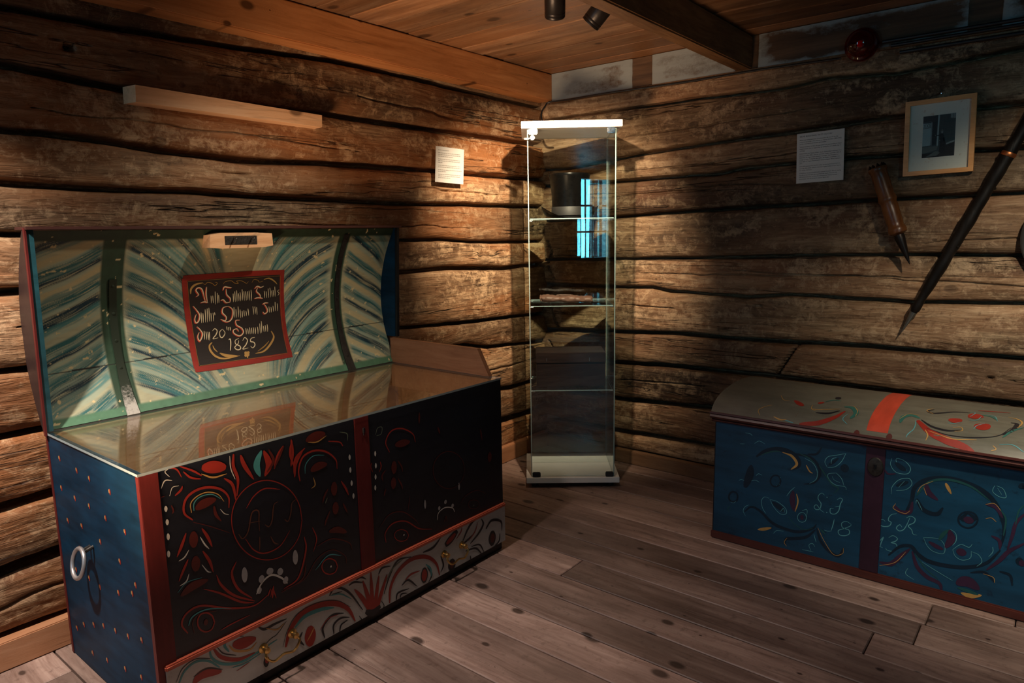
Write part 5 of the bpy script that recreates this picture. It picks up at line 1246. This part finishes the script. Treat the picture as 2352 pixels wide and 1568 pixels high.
lines = ['BILDE, BUDSTIKKE, HATT OG STAV', '', 'Bildet viser inngangspartiet til museet som det stod til det ble', 'restaurert på Lunde i 1913. Mannen er Tønnes Somdalen (1852-1942),', 'og han viser fram å se museets gjenstander.', '',
 'Tønnes Somdalen var blant de mest aktive ved oppstartelsen av Søgne', 'bygdemuseum. Det er sagt at han var særlig flink til å skaffe ting til', 'samlinga.', '',
 'BUDSTIKKA som Tønnes holder i handa, hadde tilhørt lensmann Knut', 'Aanensen (1806-1881), som var lensmann i Søgne i perioden 1849-81.', 'Budstikka ble regnet blant museets samlinger, men forsvant for', 'mange år siden. Trolig ble den stjålet. Budstikka i utstillinga er en', 'kopi, laget av Trygve Omestrand til museumslagets 100-års jubileum i', '2007.', '',
 'HATTEN stammer fra Try. F.S.: «Der var en husmann på Holmen', 'som laga slike hatter. Ethvert husstand i bygda hadde en med seg når', 'han skulle til kirken».', '',
 'STAVEN er en spaserstokk med en spesiell funksjon. Den er nemlig', 'hul slik at man kan fylle den med flytende væske. Den ble kalt', '«Brennevinsstaven», en form for lommelerke. Rektor Lyndels', 'kommentar: «Vil du ha noe av staven? Spøtt da!»']
w = MB(); z = .083
for i, s in enumerate(lines):
    if not s: z -= .0042; continue
    v, f = text_polys(s, .0078 if i == 0 else .0058); xm = max((p[0] for p in v), default=1); k = 1 if xm < .158 else .158 / xm
    w.add([(-.078 + x * k, -.0079, z + y) for x, y, _ in v], f, 0, False, RT); z -= .0076 if i else .009
w.build('printed_text', M['ink'], sh)
s2 = empty('information_sheet', (.004, -.727, 1.385), 'small white text sheet on the brightly lit left log wall beside the glass cabinet', 'sheet')
MB().add([(.0025, -.818, 1.387), (.0025, -.640, 1.383), (.0085, -.636, 1.5355), (.0085, -.812, 1.5375), (.0035, -.818, 1.387), (.0035, -.640, 1.383), (.0095, -.636, 1.5355), (.0095, -.812, 1.5375)], [(0, 1, 2, 3), (7, 6, 5, 4), (0, 4, 5, 1), (1, 5, 6, 2), (2, 6, 7, 3), (3, 7, 4, 0)]).build('paper', M['paper'], s2)
w = MB(); z = 1.521; r2 = random.Random(3)
for ln in (.45, 0, .92, .94, .62, 0, .93, .93, .18, 0, .95, .94, 0, .98, .32, 0, .95, .92, .5):
    if ln == 0: z -= .0045; continue
    y = -.800; end = -.800 + .150 * ln; xx = .0035 + (z - 1.385) * .04 + .0005
    while y < end:
        l = r2.uniform(.004, .014); w.box((xx, y, z), (xx + .0003, min(y + l, end), z + .0026)); y += l + .0022
    z -= .0072
w.build('printed_text', M['ink2'], s2)
# framed photograph
M['birch'] = wood('birch_frame', (.60, .27, .08), (.72, .35, .12), (.80, .43, .18), 0, 18, .1, .4, .15, .1, 0, True, None, 0, .45, 0); M['mount'] = plain('stained_mount', (.46, .47, .42), .75, 0, .14, 14)
t = NT('foxed_mount'); n1 = t.noise(t.coord(), 55, 5, .7); n2 = t.noise(t.coord((.6, 1, 1)), 7, 4, .6)
c = t.mix(t.ramp(n1, [(.60, 0.0), (.70, .7)]), (.74, .76, .68), (.55, .36, .24)); c = t.mix(t.ramp(n2, [(.58, 0.0), (.64, .6)]), c, (.58, .40, .28)); t.bsdf(c, .8); M['mount'] = t.m
fr = empty('framed_photograph', (1.764, -.004, 1.348), 'old photograph in a birch frame with a foxed pale mount', 'picture')
FT = Matrix.Translation((1.7640, -.006, 1.4815)) @ Matrix.Rotation(math.radians(-1.4), 4, 'Y')
hx, hz, fw = .1095, .133, .0155
for k, (a, b) in enumerate((((-hx, -hz), (hx, -hz)), ((hx, -hz), (hx, hz)), ((hx, hz), (-hx, hz)), ((-hx, hz), (-hx, -hz)))):
    inn_ = [(p[0] - math.copysign(fw, p[0]), p[1] - math.copysign(fw, p[1])) for p in (a, b)]; q = [a, b, inn_[1], inn_[0]]
    vs = [(x, -.020, z) for x, z in q] + [(x, 0, z) for x, z in q]
    MB().add(vs, [(0, 1, 2, 3), (7, 6, 5, 4), (0, 4, 5, 1), (1, 5, 6, 2), (2, 6, 7, 3), (3, 7, 4, 0)], 0, False, FT).build('frame_rail', M['birch'], fr)
MB().box((-hx + fw, -.008, -hz + fw), (hx - fw, -.004, hz - fw), M=FT).build('mount', M['mount'], fr, 'pale foxed mount')
g_ = [flat('photo_%d' % i, c, .6) for i, c in enumerate(((.035, .075, .085), (.018, .035, .045), (.28, .42, .45), (.20, .27, .28), (.006, .016, .022), (.10, .14, .14), (.40, .48, .46)))]
w = MB(); px0, pz0, pw, ph = -.052, -.072, .101, .147
def pq(pts, mi, d): w.add([(px0 + a * pw, -.0082 - d * .0001, pz0 + b * ph) for a, b in pts], [tuple(range(len(pts)))], mi, False, FT)
pq([(0, 0), (1, 0), (1, 1), (0, 1)], 0, 0); pq([(0, .86), (.48, .89), (.48, 1), (0, 1)], 1, 1); pq([(.28, .30), (.44, .30), (.44, .89), (.28, .89)], 1, 1)
pq([(0, .28), (.24, .29), (.28, .82), (0, .83)], 2, 2); pq([(.25, .29), (.29, .29), (.29, .84), (.25, .84)], 3, 3); pq([(0, .70), (.27, .71), (.27, .725), (0, .715)], 5, 3)
for a in (.02, .10, .18): pq([(a, .73), (a + .015, .73), (a + .075, .81), (a + .06, .81)], 0, 3); pq([(a + .06, .73), (a + .075, .73), (a + .015, .81), (a, .81)], 0, 4)
pq([(.445, .27), (.49, .27), (.51, 1), (.46, 1)], 2, 3)
for k in range(14): a = .52 + k * .035; pq([(a, .36), (a + .006, .36), (a + .006, .99), (a, .99)], 1, 1)
pq([(.84, .90), (1, .88), (1, 1), (.84, 1)], 3, 2); pq([(.92, .89), (.93, .89), (.93, 1), (.92, 1)], 0, 3)
pq([(0, .10), (.45, .17), (.5, .27), (0, .26)], 5, 2); pq([(0, 0), (1, 0), (1, .34), (.62, .27), (.5, .12), (0, .10)], 4, 1); pq([(.72, .27), (.99, .33), (.99, .37), (.72, .31)], 3, 3); pq([(.12, .02), (.45, .03), (.6, .12), (.42, .14)], 5, 2)
pq([(.52, .10), (.68, .10), (.70, .30), (.66, .50), (.62, .56), (.55, .55), (.52, .50), (.545, .30)], 4, 5); pq([(.40, .515), (.41, .505), (.54, .50), (.55, .53)], 4, 5); pq([(.66, .48), (.75, .26), (.73, .24), (.65, .40)], 4, 5)
pq([(.575, .555), (.61, .55), (.635, .575), (.63, .605), (.58, .605)], 3, 6); pq([(.55, .60), (.66, .60), (.655, .615), (.63, .62), (.62, .65), (.585, .65), (.58, .62), (.555, .615)], 5, 6); pq([(.39, .51), (.41, .51), (.41, .53), (.39, .53)], 3, 6); pq([(.53, .38), (.55, .38), (.55, .40), (.53, .40)], 3, 6)
w.build('photograph', g_, fr, 'small blue-grey photograph of a person in a dark coat outside a house')
MB().box((-hx + fw - .002, -.0135, -hz + fw - .002), (hx - fw + .002, -.0120, hz - fw + .002), M=FT).build('picture_glass', glass_mat('picture_glass', (.97, .98, .98)), fr)
tag(MB().lathe([(.0016, 0), (.0016, .012), (.0035, .013), (.0035, .0145), (.0005, .015)], 12, M=Matrix.Translation((1.762, -.002, 1.632)) @ Matrix.Rotation(math.pi / 2, 4, 'X')).build('nail', M['chrome']), 'small nail in the log just above the framed photograph', 'nail')

def axis_m(a, b):
    a = Vector(a); d = (Vector(b) - a).normalized(); return Matrix.Translation(a) @ d.to_track_quat('Z', 'Y').to_matrix().to_4x4()
# message stick (budstikke)
M['stickw'] = wood('turned_wood', (.07, .020, .005), (.15, .050, .012), (.23, .09, .025), 2, 14, .1, .35, .3, .5, 0, False, None, 0, .5, .2); M['spike'] = plain('dark_iron_spike', (.02, .015, .013), .4, .7, .3)
A, B = (1.573, -.045, 1.385), (1.662, -.045, 1.132); L_ = (Vector(B) - Vector(A)).length; T_ = axis_m(A, B)
bs = empty('message_stick', (1.66, -.045, 1.03), 'turned brown wooden message stick with iron spike hanging point down on the right wall', 'stick')
r = .0295; MB().lathe([(.020, .004), (r + .002, .004), (r + .004, .010), (r + .002, .018), (r - .001, .022), (r, .05), (r - .001, .11), (r + .002, .125), (r + .003, .131), (r + .0005, .137), (r - .002, .143), (r, .16), (r - .001, .22), (r - .003, L_ - .035), (r + .001, L_ - .028), (r + .003, L_ - .018), (r + .001, L_ - .008), (.018, L_), (.0005, L_)], 40, M=T_).build('shaft', M['stickw'], bs)
w = MB()
for k in range(9):
    a = 2 * math.pi * k / 9; w.lathe([(.0075, 0), (.0065, .008), (.0005, .017)], 8, M=T_ @ Matrix.Translation((math.cos(a) * .024, math.sin(a) * .024, .006)) @ Matrix.Rotation(math.pi, 4, 'X'))
w.build('crown_teeth', M['spike'], bs)
MB().lathe([(.0175, 0), (.0185, .012), (.016, .03), (.012, .06), (.006, .095), (.0008, .118)], 20, M=axis_m(B, (1.702, -.045, 1.030))).build('spike', M['spike'], bs, 'dark iron spike')
# staff
A, B = (1.692, -.034, .765), (2.155, -.036, 1.80); d = Vector(B) - Vector(A); T_ = axis_m(A, B); L_ = d.length
sf = empty('walking_staff', (1.692, -.034, .765), 'long dark wooden staff with a copper ring and metal tip leaning across the right wall', 'staff')
M['staffw'] = wood('blackened_wood', (.003, .002, .0015), (.006, .0045, .0035), (.014, .010, .008), 2, 16, .1, .5, .4, .3, .3, False, None, 0, .2, .3)
w = MB(); prof = [(.011, .085)]; z = .10
while z < L_: prof.append((.0135 + .007 * min(1, z / .35) + .0012 * math.sin(z * 31) + .001 * math.sin(z * 73), z)); z += .02
w.lathe(prof, 20, M=T_)
for zz2, aa in ((.22, 1), (.36, 4), (.47, 2), (.58, 5), (.80, .5)): w.lathe([(.006, 0), (.0045, .005), (.0005, .007)], 8, M=T_ @ Matrix.Translation((math.cos(aa) * .017, math.sin(aa) * .017, zz2)) @ Vector((math.cos(aa), math.sin(aa), 0)).to_track_quat('Z', 'Y').to_matrix().to_4x4())
w.build('shaft', M['staffw'], sf)
MB().lathe([(.0008, 0), (.006, .04), (.0115, .085), (.0120, .10)], 16, M=T_).build('metal_tip', plain('steel_tip', (.18, .20, .20), .3, .9, .4), sf, 'steel tip')
zr = (Vector((1.969, -.035, 1.403)) - Vector(A)).dot(d.normalized()); MB().lathe([(.0225, zr - .007), (.0236, zr - .004), (.0236, zr + .004), (.0225, zr + .007)], 24, M=T_, caps=False).build('copper_ring', plain('copper_ring', (.42, .14, .05), .35, .9), sf, 'copper ring')
# dark round object whose edge shows at the right of the frame
tag(MB().lathe([(.0005, 0), (.155, 0), (.168, .010), (.170, .016), (.166, .018), (.150, .006), (.0005, .005)], 64, M=Matrix.Translation((2.200, -.010, 1.118)) @ Matrix.Rotation(math.pi / 2, 4, 'X')).build('round_tray', plain('dark_tray', (.03, .028, .026), .5, .3)), 'dark round tray on the right wall, only its rim showing', 'tray')
# red beacon lamp
M['redglass'] = glass_mat('red_glass', (.80, .03, .04), 1.5, .02, 1.2)
be = empty('red_beacon_lamp', (1.492, -.008, 1.835), 'round red glass alarm lamp on the limewashed board under the ceiling', 'lamp')
BT = Matrix.Translation((1.492, -.008, 1.8385)) @ Matrix.Rotation(math.radians(90), 4, 'X') @ Matrix.Rotation(math.radians(0), 4, 'Y')
MB().lathe([(.0005, 0), (.052, 0), (.052, .020), (.044, .026), (.0005, .026)], 36, M=BT).build('lamp_base', plain('dark_lamp_base', (.06, .010, .010), .3), be, 'dark base')
MB().lathe([(.058, .012), (.0605, .018), (.0600, .030), (.056, .038), (.048, .041), (.0455, .046), (.044, .060), (.038, .074), (.026, .085), (.012, .090), (.0005, .091)], 48, M=BT, caps=False).build('glass_dome', M['redglass'], be, 'red glass dome')
MB().lathe([(.008, .026), (.012, .034), (.013, .044), (.009, .054), (.0005, .058)], 20, M=BT).build('bulb', plain('bulb', (.85, .20, .16), .1), be)
# ceiling spotlights
M['can'] = plain('black_metal_can', (.016, .013, .012), .38, .3, .2)
def can(end, axis_dir, label):
    e = Vector(end); a = -Vector(axis_dir).normalized(); T_ = axis_m(e, e + a); rt = empty('ceiling_spotlight', e, label, 'spotlight', group='ceiling spotlights')
    MB().lathe([(.026, .010), (.030, .001), (.0325, 0), (.0330, .006), (.0320, .008), (.0330, .010), (.0330, .016), (.0322, .018), (.0330, .020), (.0330, .088), (.028, .095), (.0005, .096)], 40, M=T_, caps=False).build('can', M['can'], rt)
    MB().lathe([(.0005, .0), (.026, .0)], 24, M=T_ @ Matrix.Translation((0, 0, .012)), caps=False).build('reflector', M['chrome'], rt)
    top = e + a * .07; MB().tube([tuple(top), (top.x, top.y, 1.946)], .006, 10).lathe([(.03, 1.944), (.03, 1.951)], 20, M=Matrix.Translation((top.x, top.y, 0))).build('mounting', M['can'], rt)
can((.828, -1.080, 1.842), (-.45, .62, -.95), 'black cylindrical spotlight hanging nearly upright from the board ceiling, left of two')
can((.868, -.935, 1.842), (-.72, -.10, -.70), 'black ribbed cylindrical spotlight tilted to the left under the board ceiling, right of two')

# body for the added uplight, out of view; brightens the ceiling boards
up = empty('added_uplight', (.85, -3.0, 0), 'small black floor lamp shining up at the boards in front of the open chest', 'lamp')
MB().lathe([(.07, 0), (.07, .01), (.012, .014), (.012, .18), (.055, .20), (.060, .29), (.055, .29), (.050, .22), (.0005, .215)], 32, M=Matrix.Translation((.85, -3.0, 0))).build('added_uplight_body', M['can'], up)
